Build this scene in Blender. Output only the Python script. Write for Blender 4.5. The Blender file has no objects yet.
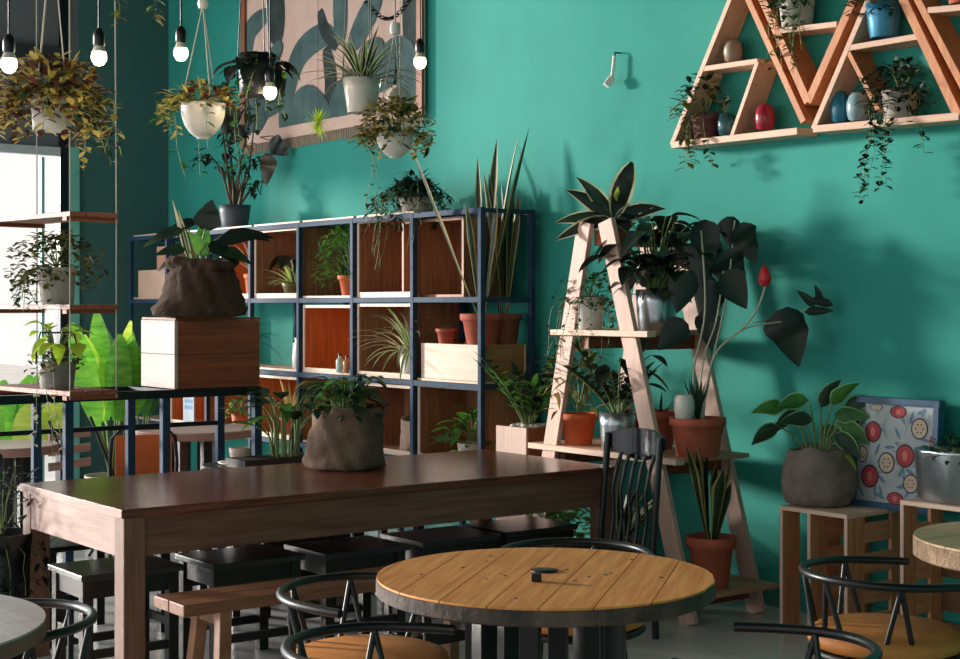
import bpy, math, random
from mathutils import Vector as V, Matrix
R=random.Random(7)
C=bpy.context.scene.collection
F=1500.0; CH=1.55; HY=305.0
c_,s_=.7962,.6050
RT=V((c_,-s_,0)); FW=V((s_,c_,0))
# ---------- camera geometry: photograph directions to points on real planes
def ray(px,py): return RT*((px-480)/F)+FW+V((0,0,(HY-py)/F))
def atD(px,py,D): r=ray(px,py)*D; return V((r.x,r.y,r.z+CH))
def atX(px,py,X): r=ray(px,py); return atD(px,py,X/r.x)
def atZ(px,py,z): return atD(px,py,(z-CH)/((HY-py)/F))
def atDz(px,D,z): p=atD(px,HY,D); return V((p.x,p.y,z))
RTa=math.atan2(RT.y,RT.x); FWa=math.atan2(FW.y,FW.x)
# ---------- materials
MC={}
def nt(name):
    m=bpy.data.materials.new(name); m.use_nodes=True; n=m.node_tree
    return m,n,n.nodes['Principled BSDF']
def srgb(h):
    h=h.lstrip('#'); v=[int(h[i:i+2],16)/255 for i in (0,2,4)]
    return tuple([(x/12.92 if x<.04045 else ((x+.055)/1.055)**2.4) for x in v]+[1])
def mat(name,a,b=None,sc=6.,rough=.6,metal=0,bump=0,stretch=(1,1,1),kind='noise',trans=0,spec=.5,bsc=None,det=6):
    if name in MC: return MC[name]
    m,n,p=nt(name); L=n.links.new; N=n.nodes.new
    ca=srgb(a); cb=srgb(b) if b else ca
    tc=N('ShaderNodeTexCoord'); mp=N('ShaderNodeMapping'); mp.inputs['Scale'].default_value=stretch
    L(tc.outputs['Object'],mp.inputs['Vector'])
    if kind=='wave':
        t=N('ShaderNodeTexWave'); t.inputs['Scale'].default_value=sc; t.inputs['Distortion'].default_value=6; t.inputs['Detail'].default_value=3; t.inputs['Detail Scale'].default_value=1.2; fac=t.outputs['Fac']
    else:
        t=N('ShaderNodeTexNoise'); t.inputs['Scale'].default_value=sc; t.inputs['Detail'].default_value=det; t.inputs['Roughness'].default_value=.6; fac=t.outputs['Fac']
    L(mp.outputs['Vector'],t.inputs['Vector'])
    r=N('ShaderNodeValToRGB'); r.color_ramp.elements[0].position=.32; r.color_ramp.elements[1].position=.68
    r.color_ramp.elements[0].color=ca; r.color_ramp.elements[1].color=cb
    L(fac,r.inputs['Fac']); L(r.outputs['Color'],p.inputs['Base Color'])
    p.inputs['Roughness'].default_value=rough; p.inputs['Metallic'].default_value=metal
    p.inputs['Specular IOR Level'].default_value=spec
    if bump:
        t2=N('ShaderNodeTexNoise'); t2.inputs['Scale'].default_value=bsc or sc*4; t2.inputs['Detail'].default_value=5
        L(mp.outputs['Vector'],t2.inputs['Vector'])
        bm=N('ShaderNodeBump'); bm.inputs['Strength'].default_value=bump; bm.inputs['Distance'].default_value=.01
        L(t2.outputs['Fac'],bm.inputs['Height']); L(bm.outputs['Normal'],p.inputs['Normal'])
    if trans:
        out=n.nodes['Material Output']; tr=N('ShaderNodeBsdfTranslucent'); mx=N('ShaderNodeMixShader'); mx.inputs[0].default_value=trans
        L(r.outputs['Color'],tr.inputs['Color']); L(p.outputs[0],mx.inputs[1]); L(tr.outputs[0],mx.inputs[2]); L(mx.outputs[0],out.inputs['Surface'])
    MC[name]=m; return m
def wood(name,a,b,axis='x',rough=.55,sc=5.):
    st={'x':(.6,9,9),'y':(9,.6,9),'z':(9,9,.6)}[axis]
    return mat(name,a,b,sc=sc,rough=rough,bump=.1,stretch=st)
def emit(name,col,s):
    if name in MC: return MC[name]
    m,n,p=nt(name); p.inputs['Base Color'].default_value=srgb(col); p.inputs['Emission Color'].default_value=srgb(col); p.inputs['Emission Strength'].default_value=s
    MC[name]=m; return m
def glassm(name,tint='#ffffff',fac=.12):
    if name in MC: return MC[name]
    m,n,p=nt(name); N=n.nodes.new; L=n.links.new
    n.nodes.remove(p); t=N('ShaderNodeBsdfTransparent'); t.inputs[0].default_value=srgb(tint); g=N('ShaderNodeBsdfGlossy'); g.inputs['Roughness'].default_value=.05
    mx=N('ShaderNodeMixShader'); fr=N('ShaderNodeFresnel'); fr.inputs[0].default_value=1.45
    L(fr.outputs[0],mx.inputs[0]); L(t.outputs[0],mx.inputs[1]); L(g.outputs[0],mx.inputs[2]); L(mx.outputs[0],n.nodes['Material Output'].inputs[0])
    MC[name]=m; return m
# ---------- geometry
class G:
    def __init__(s): s.v=[];s.f=[];s.m=[];s.sm=[]
    def add(s,vs,fs,m=0,smooth=False):
        o=len(s.v); s.v+= [tuple(x) for x in vs]
        for f in fs: s.f.append(tuple(i+o for i in f)); s.m.append(m); s.sm.append(smooth)
    def box(s,x0,x1,y0,y1,z0,z1,m=0):
        s.add([(x,y,z) for z in (z0,z1) for y in (y0,y1) for x in (x0,x1)],[(0,2,3,1),(4,5,7,6),(0,1,5,4),(2,6,7,3),(0,4,6,2),(1,3,7,5)],m)
        return s
    def beam(s,p,q,w,d,side=None,m=0):   # rectangular bar from p to q, w along side, d across
        p=V(p);q=V(q);a=(q-p).normalized()
        sd=V(side) if side is not None else (a.cross(V((0,0,1))) if abs(a.z)<.95 else V((1,0,0)))
        sd=(sd-a*sd.dot(a)).normalized(); n=a.cross(sd)
        vs=[c+sd*(i*w/2)+n*(j*d/2) for c in (p,q) for i,j in ((-1,-1),(1,-1),(1,1),(-1,1))]
        s.add(vs,[(3,2,1,0),(4,5,6,7),(0,1,5,4),(1,2,6,5),(2,3,7,6),(3,0,4,7)],m); return s
    def tube(s,pts,r,n=8,m=0,cap=True):
        pts=[V(p) for p in pts]; rr=r if isinstance(r,(list,tuple)) else [r]*len(pts)
        prev=None; o=[]
        for i,p in enumerate(pts):
            a=(pts[min(i+1,len(pts)-1)]-pts[max(i-1,0)])
            a=a.normalized() if a.length>1e-9 else V((0,0,1))
            if prev is None:
                sd=a.cross(V((0,0,1)))
                if sd.length<.05: sd=a.cross(V((1,0,0)))
            else: sd=prev-a*prev.dot(a)
            sd.normalize(); prev=sd; b=a.cross(sd)
            o+=[p+(sd*math.cos(2*math.pi*k/n)+b*math.sin(2*math.pi*k/n))*rr[i] for k in range(n)]
        fs=[(i*n+k,i*n+(k+1)%n,(i+1)*n+(k+1)%n,(i+1)*n+k) for i in range(len(pts)-1) for k in range(n)]
        s.add(o,fs,m,True)
        if cap: s.add(o[:n],[tuple(range(n))[::-1]],m); s.add(o[-n:],[tuple(range(n))],m)
        return s
    def lathe(s,prof,n=32,c=(0,0,0),m=0,wob=0,seed=0,smooth=True,zs=0):
        rr=random.Random(seed); ph=[rr.uniform(0,6.28) for _ in range(6)]
        vs=[]
        for i,(r,z) in enumerate(prof):
            for k in range(n):
                t=2*math.pi*k/n
                w=1+wob*(math.sin(2*t+ph[0]+z*9)+.8*math.sin(3*t+ph[1]-z*14)+.6*math.sin(5*t+ph[2]+z*23)+.45*math.sin(9*t+ph[3]+z*31))
                vs.append((c[0]+r*w*math.cos(t),c[1]+r*w*math.sin(t),c[2]+z+zs*(math.sin(2*t+ph[4])+.6*math.sin(5*t+ph[5]))*(i/len(prof))))
        fs=[(i*n+k,i*n+(k+1)%n,(i+1)*n+(k+1)%n,(i+1)*n+k) for i in range(len(prof)-1) for k in range(n)]
        s.add(vs,fs,m,smooth)
        if prof[0][0]>1e-4: s.add(vs[:n],[tuple(range(n))[::-1]],m)
        if prof[-1][0]>1e-4: s.add(vs[-n:],[tuple(range(n))],m)
        return s
    def poly(s,pts,n,t,m=0):   # flat outline given thickness t along n
        pts=[V(p) for p in pts]; n=V(n)*t; k=len(pts)
        s.add(pts+[p+n for p in pts],[tuple(range(k)),tuple(range(2*k-1,k-1,-1))]+[(i,i+k,(i+1)%k+k,(i+1)%k) for i in range(k)],m); return s
    def leaf(s,p,d,L,W,droop=.6,shape='oval',fold=.2,m=0,em=None,ew=.22,seg=5,side=None):
        if shape=='heart' and L>.1: seg=max(seg,9)
        p=V(p); d=V(d).normalized()
        if side is None:
            side=d.cross(V((0,0,1)))
            if side.length<.25: a=R.uniform(0,6.28); side=V((math.cos(a),math.sin(a),0))
        side=V(side); vs=[]; nx=3 if em is None else 5
        for i in range(seg+1):
            t=i/seg
            if shape=='strap': w=min(1,.55+t*2)*(1-t**2.2)**.8
            elif shape=='heart': w=min(1,t/.28+.12)**.6*(1-t**1.6)**.9*1.12
            elif shape=='snake': w=(.35+.65*min(1,t/.7)**1.5)*(1-max(0,(t-.7)/.3)**1.6)
            elif shape=='spear': w=math.sin(math.pi*min(1,t**.7))**.9
            else: w=math.sin(math.pi*(t*.94+.03))**.75
            w=max(w,.02)*W/2
            sd=(side-d*side.dot(d)).normalized(); n=sd.cross(d)
            if n.z<0: n=-n
            if nx==3: vs+=[p-sd*w+n*fold*w,p,p+sd*w+n*fold*w]
            else: vs+=[p-sd*w+n*fold*w,p-sd*w*(1-ew*2)+n*fold*w*(1-ew*2),p,p+sd*w*(1-ew*2)+n*fold*w*(1-ew*2),p+sd*w+n*fold*w]
            p=p+d*(L/seg); d=(d+V((0,0,-droop/seg))).normalized()
        o=len(s.v); s.v+=[tuple(x) for x in vs]
        for i in range(seg):
            for k in range(nx-1):
                s.f.append((o+i*nx+k,o+i*nx+k+1,o+(i+1)*nx+k+1,o+(i+1)*nx+k)); s.sm.append(True)
                s.m.append(em if (em is not None and k in (0,nx-2)) else m)
    def build(s,name,mats,parent=None,bevel=0,solid=0,disp=0):
        me=bpy.data.meshes.new(name); off=V((0,0,0))
        if parent is not None:
            q=parent
            while q is not None: off=off+V(q.location); q=q.parent
        me.from_pydata([tuple(V(v)-off) for v in s.v],[],s.f)
        for m in (mats if isinstance(mats,(list,tuple)) else [mats]): me.materials.append(m)
        for i,p in enumerate(me.polygons): p.material_index=s.m[i]; p.use_smooth=s.sm[i]
        me.update()
        o=bpy.data.objects.new(name,me); C.objects.link(o)
        if parent is not None: o.parent=parent
        if bevel:
            b=o.modifiers.new('bev','BEVEL'); b.width=bevel; b.segments=2; b.limit_method='ANGLE'
        return o
def rebase(o,p):
    p=V(p); 
    for v in o.data.vertices: v.co-=p
    o.location=p; return o
def tag(o,label=None,cat=None,group=None,kind=None):
    if label: o['label']=label
    if cat: o['category']=cat
    if group: o['group']=group
    if kind: o['kind']=kind
    return o
def thing(name,label,cat,loc=(0,0,0),rz=0,group=None):
    o=bpy.data.objects.new(name,None); C.objects.link(o); o.location=loc; o.rotation_euler=(0,0,rz); o.empty_display_size=.05
    return tag(o,label,cat,group)
def later(o,loc,rz=0): o.location=loc; o.rotation_euler=(0,0,rz)
def dup(root,loc,rz=0,label=None,group=None,scale=None):
    def cp(o,par):
        c=o.copy(); C.objects.link(c); c.parent=par
        for ch in list(o.children): cp(ch,c)
        return c
    r=cp(root,None); r.location=loc; r.rotation_euler=(0,0,rz)
    if label: r['label']=label
    if group: r['group']=group
    if scale: r.scale=(scale,)*3
    return r
# ---------- palettes
TEAL=mat('teal_paint','#2b8c80','#31988b',sc=1.2,rough=.8,bump=.08,bsc=30,spec=.3)
TEALD=mat('teal_paint_end','#38807a','#3b867e',sc=1.5,rough=.7,bump=.05,bsc=30)
CONC=mat('polished_concrete','#d4d0cc','#e6e2de',sc=2.2,rough=.2,bump=.03,bsc=8,spec=.3)
DMET=mat('dark_metal','#1c2228','#262e36',sc=20,rough=.35,metal=.6)
BMET=mat('blue_grey_metal','#22384e','#2e4762',sc=12,rough=.65,metal=0,spec=.2)
BLACK=mat('black_paint','#101113','#18191c',sc=14,rough=.38)
BLKW=mat('black_stained_wood','#1b1614','#2b2320',sc=5,rough=.4,stretch=(1,8,8),bump=.2)
PINE=wood('pale_pine_x','#d9b49a','#e6c8b2','x'); PINEY=wood('pale_pine_y','#d9b49a','#e6c8b2','y'); PINEZ=wood('pale_pine_z','#caa393','#dcbaa9','z')
BRN=wood('brown_plank_x','#6e3220','#96502f','x'); BRNZ=wood('brown_plank_z','#8a4524','#b86a3c','z'); BRNY=wood('brown_plank_y','#7c3a20','#a65a34','y')
ORW=wood('orange_wood','#b8622e','#d88444','z'); TBL=wood('table_top_wood','#4a221a','#8c4c38','x',rough=.2); TBA=wood('table_apron_wood','#684032','#946450','x')
TBE=wood('table_end_lit','#a8857a','#c4a196','y'); CRT=wood('crate_wood','#b8764a','#d49a70','z')  # TBE: table wood lightened, light from the left painted onto the end
SPO=wood('spool_wood','#d07c34','#f0a85a','x'); SPE=mat('spool_edge','#2e2825','#665248',sc=9,rough=.7,bump=.5)
TAN=mat('tan_cushion','#cc7c38','#e0924a',sc=10,rough=.6,bump=.1)
TERRA=mat('terracotta','#a8503a','#c0644a',sc=8,rough=.8,bump=.15); ORPOT=mat('orange_terracotta','#c4572c','#d2683a',sc=8,rough=.7)
WPOT=mat('white_ceramic','#d8cfc6','#e8e2da',sc=3,rough=.4); GPOT=mat('grey_pot','#3c3f48','#484b55',sc=6,rough=.5); CPOT=mat('concrete_pot','#a79c92','#bdb2a6',sc=10,rough=.8,bump=.2)
SOIL=mat('soil','#1d130d','#32231a',sc=60,rough=1,bump=.8)
BUR=mat('burlap_brown','#3c2a20','#533c2e',sc=14,rough=.95,bump=.8,bsc=160,stretch=(1,1,1)); BURG=mat('burlap_grey','#6f6058','#8c7c72',sc=12,rough=.95,bump=.8,bsc=160); BURP=mat('burlap_pink','#b3907c','#c9a792',sc=12,rough=.95,bump=.7,bsc=160)
TIN=mat('galvanised_tin','#9aa2a8','#c6ccd0',sc=7,rough=.28,metal=.9,bump=.1)
ROPE=mat('cotton_rope','#b8b0a4','#cfc8bc',sc=60,rough=.9,bump=.5,bsc=200)
PEB=mat('pebbles','#c8beb4','#e0d8d0',sc=20,rough=.7)
def lf(n,a,b,t=.25,sc=9,rough=.42): return mat('leaf_'+n,a,b,sc=sc,rough=rough,trans=t)
LD=lf('dark','#16281c','#2a4a2c',.1); LM=lf('mid','#2c5a2a','#4e8538'); LB=lf('bright','#4f9a3a','#7fbe4c',.35); LL=lf('lime','#9cc832','#c8dc4a',.45)
LY=lf('gold','#b89c44','#dccc78',.3); LR=lf('olive','#5b5a2a','#877a3a',.25); LBK=lf('blackgreen','#101a14','#1c2c20',.08); LC=lf('cream','#cfc9a0','#e2dcb8',.3); LRD=lf('rust','#4a241c','#7a4030',.15)
STM=mat('stem_green','#5f7a45','#86945a',sc=10,rough=.6); STB=mat('stem_brown','#4a3826','#6a5238',sc=10,rough=.7)
# ---------- foliage generators: all in local coordinates
def rd(a,e): return V((math.cos(a)*math.cos(e),math.sin(a)*math.cos(e),math.sin(e)))
def straps(g,c,n,L,W,e0=25,e1=80,droop=1.2,m=0,em=None,ew=.22,r0=.02,fold=.3,shape='strap',seg=7,vary=.3):
    c=V(c)
    for i in range(n):
        a=i*2.399+R.uniform(-.3,.3); e=math.radians(R.uniform(e0,e1)); mm=R.choice(m) if isinstance(m,(list,tuple)) else m
        g.leaf(c+V((math.cos(a)*r0,math.sin(a)*r0,0)),rd(a,e),L*R.uniform(1-vary,1+vary*.4),W*R.uniform(.8,1.15),droop*R.uniform(.6,1.2),shape,fold,mm,em,ew,seg)
def broad(g,gs,c,n,H,S,L,W,m=(0,),shape='heart',droop=.8,r0=.02,a0=0,a1=6.283,sr=.004,em=None,tilt=(-.9,.2)):
    c=V(c)
    for i in range(n):
        a=a0+(a1-a0)*((i*.618+.1*R.random())%1); h=H*R.uniform(.45,1); s=S*R.uniform(.35,1)*(1.15-.5*h/H)
        b=c+V((math.cos(a)*r0,math.sin(a)*r0,0)); tip=c+V((math.cos(a)*s,math.sin(a)*s,h))
        mid=(b+tip)/2+V((0,0,h*.18))-V((math.cos(a),math.sin(a),0))*s*.15
        gs.tube([b,(b+mid)/2+V((0,0,.01)),mid,(mid+tip)/2+V((0,0,h*.04)),tip],[sr*1.4,sr*1.2,sr,sr,sr*.8],5)
        a2=a+R.uniform(-.8,.8)
        g.leaf(tip,V((math.cos(a2),math.sin(a2),R.uniform(*tilt))),L*R.uniform(.7,1.15),W*R.uniform(.75,1.15),droop,shape,.25,R.choice(m),em)
def bush(g,gs,c,n,rx,rz,L,W,m=(0,1),shape='oval',lo=-.1,stems=8):
    c=V(c)
    for i in range(stems):
        a=i*2.4; e=R.uniform(.3,1.4); t=c+V((math.cos(a)*math.cos(e)*rx,math.sin(a)*math.cos(e)*rx,math.sin(e)*rz))*.85
        gs.tube([c,(c+t)/2+V((0,0,rz*.12)),t],[.004,.003,.002],5)
    for i in range(n):
        a=R.uniform(0,6.283); e=R.uniform(lo,1.5); q=R.uniform(.45,1)**.6
        p=c+V((math.cos(a)*math.cos(e)*rx*q,math.sin(a)*math.cos(e)*rx*q,math.sin(e)*rz*q))
        g.leaf(p,V((math.cos(a+R.uniform(-1,1)),math.sin(a+R.uniform(-1,1)),R.uniform(-.5,.8))),L*R.uniform(.6,1.2),W*R.uniform(.7,1.2),R.uniform(.2,1),shape,.25,R.choice(m),seg=3)
def trail(g,gs,c,n,r,drop,L,W,m=(0,),out=.06,a0=0,a1=6.283,step=.022,up=.03,shape='oval',dv=(.4,1)):
    c=V(c)
    for i in range(n):
        a=a0+(a1-a0)*((i+R.uniform(-.3,.3))/n); dl=drop*R.uniform(*dv); o=r+out*R.uniform(.5,1.4)
        d=V((math.cos(a),math.sin(a),0)); sx=R.uniform(-.03,.03); sy=R.uniform(-.03,.03)
        pts=[c+d*r*.5,c+d*r*.9+V((0,0,up)),c+d*o+V((0,0,up*.2-.02))]
        k=max(2,int(dl/.05)); ph=R.uniform(0,6)
        for j in range(1,k+1): pts.append(c+d*(o+.01*math.sin(ph+j*.9))+V((sx*j/k*2+.008*math.sin(ph*2+j),sy*j/k*2,-.02-dl*j/k)))
        gs.tube(pts,.0016,4,cap=False)
        for j in range(len(pts)-1):
            A,B=pts[j],pts[j+1]; q=max(1,int((B-A).length/step))
            for w in range(q):
                p=A.lerp(B,(w+R.random())/q); aa=R.uniform(0,6.283)
                g.leaf(p,V((math.cos(aa),math.sin(aa),R.uniform(-.7,.4))),L*R.uniform(.6,1.2),W*R.uniform(.7,1.2),.5,shape,.2,R.choice(m),seg=3)
def zz(g,gs,c,n,H,L,W,m=(0,),spread=.35,em=None):
    c=V(c)
    for i in range(n):
        a=i*2.399; e=R.uniform(.15,spread); d=V((math.cos(a)*e,math.sin(a)*e,1)).normalized(); h=H*R.uniform(.6,1)
        pts=[c+V((math.cos(a)*.02,math.sin(a)*.02,0))]
        for j in range(8): d=(d+V((math.cos(a)*.05,math.sin(a)*.05,-.02))).normalized(); pts.append(pts[-1]+d*h/8)
        gs.tube(pts,[.006]*4+[.004]*5,5); sd=d.cross(V((0,0,1)))
        sd=V((-math.sin(a+.6),math.cos(a+.6),0))
        for j in range(2,9):
            for s in (-1,1): g.leaf(pts[j],sd*s+V((0,0,.75)),L*(1-.04*j)*R.uniform(.85,1.1),W,.5,'spear',.2,R.choice(m),seg=4)
        g.leaf(pts[-1],d,L,W,.3,'spear',.2,R.choice(m),seg=4)
# ---------- pots (local, standing on z=0), return soil height and radius
def pot_prof(r,h,taper=.75,rim=.0,th=.008,ball=False):
    if ball: pr=[(r*.25,0)]+[(r*math.sin(math.acos(1-min(1,t*1.15)*.98)),h*t) for t in (.03,.08,.16,.3,.45,.6,.75,.88,1)]
    else: pr=[(r*taper*.97,0),(r*taper,.004)]+([(r*(taper+(1-taper)*.78),h*.78),(r*(1+.0),h*.79),(r*1.06,h*.8),(r*1.08,h)] if rim else [(r*(taper+(1-taper)*t),h*t) for t in (.33,.66,1)])
    ro=pr[-1][0]; pr+=[(ro-th,h),(ro-th*1.5,h*.86)]
    return pr,ro-th*1.5
def pot(root,r,h,m,taper=.75,rim=0,name='pot',ball=False,wob=0,soil=True,seed=0,n=32,plabel=None):
    pr,ri=pot_prof(r,h,taper,rim,ball=ball); g=G(); g.lathe(pr+[(ri*.5,h*.8)],n,wob=wob,seed=seed); o=g.build(name,m,root)
    if plabel:o['label']=plabel
    if soil:
        g=G(); g.lathe([(0.001,h*.9),(ri*.5,h*.9),(ri*.995,h*.865)],24,wob=wob,seed=seed); g.build('soil',SOIL,root)
    return h*.88
def sack(root,r,h,m,seed=0,collar=1,wob=.045,taper=.9):
    g=G(); pr=[(r*.8*taper,0),(r*.97*taper,h*.04),(r*1.03,h*.14),(r*.99,h*.24),(r*1.0,h*.34),(r*.96,h*.44),(r*.985,h*.54),(r*.94,h*.64),(r*.95,h*.72)]
    if collar: pr+=[(r*1.03,h*.74),(r*1.07,h*.8),(r*1.02,h*.88),(r*1.03,h*.96),(r*.96,h*1.0),(r*.88,h*.97),(r*.84,h*.85)]
    else: pr+=[(r*.93,h*.9),(r*.97,h),(r*.92,h*1.0),(r*.85,h*.85)]
    g.lathe(pr,64,wob=wob,seed=seed,zs=h*.045)
    for i,(x,y,z) in enumerate(g.v):
        a=math.atan2(y,x); k=1+(.03*math.sin(a*13+z*40+seed)+.025*math.sin(a*5-z*60)+.02*math.sin(z*90+a*2)); g.v[i]=(x*k,y*k,z)
    g.build('burlap_wrap',m,root)
    g=G(); g.lathe([(.001,h*.85),(r*.9,h*.82)],24); g.build('soil',SOIL,root)
    return h*.84
def plant(name,label,cat,loc,make,mats,stem=STM,rz=0,group=None):
    root=thing(name,label,cat,(0,0,0),0,group); g=G(); gs=G(); make(root,g,gs)
    if g.f: g.build('foliage',mats,root)
    if gs.f: gs.build('stems',stem,root)
    lim=XW-.06-loc[0]
    if rz==0 and lim<.8:
        for o in root.children:
            if o.name.split('.')[0] in ('foliage','stems','flower'):
                mx=max(v.co.x for v in o.data.vertices)
                if name=='flowering_plant': mx=max(mx,max(v.co.x for q in root.children if q.name.startswith('foliage') for v in q.data.vertices))
                if mx>lim:
                    for v in o.data.vertices:
                        if v.co.x>0: v.co.x*=lim/mx
    later(root,loc,rz); return root
XW=5.881
# =================================================== SETTING
def struct(name,g,m,bevel=0): o=g.build(name,m,None,bevel); o['kind']='structure'; return o
XW=5.881; YW=12.33; ZC=4.5
struct('floor',G().box(-2.2,XW+.1,-3,YW+.1,-.1,0),CONC)
struct('ceiling',G().box(-2.2,XW+.1,-3,YW+.1,ZC,ZC+.1),mat('ceiling_paint','#3a3f40','#44494a',rough=.8))
struct('wall_right',G().box(XW,XW+.15,-3,YW+.15,0,ZC),TEAL)
struct('wall_rear',G().box(-2.2,XW+.1,-3.15,-3,0,ZC),TEALD)
WX=5.04  # window edge on end wall
g=G(); g.box(WX,XW,YW,YW+.15,0,ZC); struct('wall_back',g,mat('shaded_teal_end','#3d6664','#446f6c',sc=1.5,rough=.75,bump=.05,bsc=30))  # backlit end wall, its shade mixed into a darker teal
struct('baseboard_right',G().box(XW-.015,XW,-3,YW,0,.1),TEALD)
# end-wall shopfront: light teal jamb, dark mullions, transom, grey upper panel
struct('trim_1',G().box(WX-.085,WX,YW-.03,YW+.1,0,2.9),mat('light_teal_trim','#6fb8ac','#7cc4b8',rough=.5))
g=G()
for x,w in ((4.91,.07),(3.75,.09),(2.5,.09),(1.2,.09),(-.1,.09),(-1.4,.09)): g.box(x-w/2,x+w/2,YW-.02,YW+.1,0,ZC)
struct('window_1',g,DMET,.004)
g=G(); g.box(4.945,WX,YW,YW+.1,2.9,ZC); g.box(3.8,4.875,YW+.02,YW+.06,2.88,3.62); g.box(3.8,4.875,YW+.02,YW+.06,3.72,ZC)
struct('wall_upper_panel',g,mat('grey_panel','#6a6d70','#74777a',rough=.8))
struct('trim_2',G().box(3.8,4.875,YW-.03,YW+.1,3.62,3.74),mat('dark_beam','#2a2e31','#33383b',rough=.7))
struct('trim_3',G().box(-2.2,4.875,YW-.02,YW+.08,2.82,2.89),mat('window_head','#b8bcc0','#c8ccd0',rough=.6))
struct('trim_4',G().box(4.715,4.74,YW-.01,YW+.05,0,2.8),mat('light_teal_trim','#6fb8ac'))
struct('window_2',G().box(3.8,4.875,YW+.03,YW+.04,0,2.8),glassm('window_glass'))
g=G()
for y in (-1.5,1,3.5,6,8.5,11): g.box(-2.2,-2.1,y-.05,y+.05,0,ZC)
g.box(-2.2,-2.1,-3,YW,2.9,3.0); struct('window_3',g,DMET)
struct('ground_outside',G().box(-14,14,YW+.1,40,-.12,-.02),mat('pale_paving','#c9c0ba','#d8d0ca',sc=1,rough=.9))
struct('ground_side',G().box(-14,-2.2,-8,YW+.1,-.12,-.02),mat('pale_paving','#c9c0ba'))

# =================================================== LONG TABLE
t=thing('long_table','long dark-topped wooden table with deep apron, sack planter standing on it','table',(2.40,5.44,0))
X0,X1,Y0,Y1=2.398,4.985,5.437,6.53
G().box(X0,X1,Y0,Y1,.725,.76).build('tabletop',[TBL],t,.004)
G().box(X0-.001,X0+.012,Y0+.002,Y1-.002,.727,.758).build('end_edge',TBE,t)
G().box(X0+.06,X1-.06,Y0+.02,Y0+.045,.57,.725).build('apron',TBA,t)
G().box(X0+.06,X1-.06,Y1-.045,Y1-.02,.57,.725).build('apron',TBA,t)
G().box(X0+.015,X0+.04,Y0+.08,Y1-.08,.57,.725).build('apron',TBE,t)['label']='end apron painted in lit tone'
G().box(X1-.04,X1-.015,Y0+.08,Y1-.08,.57,.725).build('apron',TBA,t)
for x in (X0+.012,X1-.102):
    for y in (Y0+.008,Y1-.098): G().box(x,x+.09,y,y+.09,0,.725).build('leg',mat('table_leg','#6e4a3a','#8c6350',stretch=(9,9,.6),rough=.5),t,.003)
# bench
def bench(name,label,loc,L,W=.26,H=.45):
    b=thing(name,label,'bench',loc)
    for k in range(2): G().box(0,L,k*W/2+.003,(k+1)*W/2-.003,H-.045,H).build('seat_plank',mat('bench_wood','#7a4a34','#9a644a',stretch=(.6,9,9),rough=.45,bump=.2),b,.004)
    for x in (.18,L-.18):
        for y in (.04,W-.04): G().beam((x,y,H-.045),(x+(.03 if x>1 else -.03),y+(.04 if y>.1 else -.04),0),.05,.05,(1,0,0)).build('leg',mat('bench_leg','#7a5038','#a8785a',rough=.5),b,.003)
        G().box(x-.02,x+.02,.04,W-.04,H-.1,H-.045).build('cross_piece',mat('bench_leg','#7a5038'),b)
    G().box(.18,L-.18,W/2-.02,W/2+.02,.12,.16).build('stretcher',BLKW,b)
    return b
# benches are built in local space at the origin, then moved
b=bench('wooden_bench','brown plank bench in front of the long dark table',(0,0,0),1.55); later(b,(2.456,5.02,0))
# stools
def stool():
    s=thing('wooden_stool','','stool',(0,0,0))
    G().box(0,.45,0,.36,.44,.465).build('seat',mat('stool_seat','#2c2a2c','#3c3a3c',sc=6,stretch=(1,8,8),rough=.3),s,.003)
    G().box(.02,.43,.02,.34,.365,.44).build('apron',BLKW,s)
    for x in (.01,.385):
        for y in (.01,.295): G().box(x,x+.045,y,y+.045,0,.44).build('leg',BLKW,s,.002)
    G().box(.06,.39,.02,.04,.12,.155).build('stretcher',BLKW,s); G().box(.06,.39,.32,.34,.12,.155).build('stretcher',BLKW,s)
    G().box(.015,.035,.06,.3,.2,.235).build('stretcher',BLKW,s); G().box(.415,.435,.06,.3,.2,.235).build('stretcher',BLKW,s)
    return s
sp=[(2.36,5.74,'dark stool under the left end of the long table'),(2.90,5.66,'dark stool under the long table, second from its left end'),(3.41,5.60,'dark stool in the middle under the long table'),(3.93,5.60,'dark stool under the long table, second from its right end'),(4.43,5.62,'dark stool under the right end of the long table')]
st=stool(); later(st,(sp[0][0],sp[0][1],0)); tag(st,sp[0][2],None,'dark stools under the long table')
for x,y,l in sp[1:]: dup(st,(x,y,0),0,l)
# low-back black chairs on the far side of the long table
def bchair():
    s=thing('black_chair','','chair',(0,0,0))
    G().box(-.21,.21,-.2,.2,.43,.455).build('seat',BLACK,s,.005)
    for x in (-.19,.19):
        G().box(x-.02,x+.02,-.19,-.15,0,.43).build('leg',BLACK,s); G().box(x-.02,x+.02,.16,.2,0,.70).build('leg',BLACK,s)
    G().box(-.17,.17,.165,.19,.64,.7).build('back_rail',BLACK,s,.004)
    G().box(-.17,.17,.165,.19,.54,.56).build('back_rail',BLACK,s,.004)
    G().box(-.17,.17,-.18,-.16,.2,.23).build('stretcher',BLACK,s); G().box(-.17,.17,.17,.19,.2,.23).build('stretcher',BLACK,s)
    return s
bl=['leftmost black chair behind the long table','second black chair from the left behind the long table','third black chair from the left behind the long table','rightmost black chair behind the long table']
bc=bchair(); later(bc,(2.75,6.75,0)); tag(bc,bl[0],None,'black chairs behind the long table')
for i,x in enumerate((3.3,3.85,4.4)): dup(bc,(x,6.75,0),0,bl[i+1])

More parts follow.
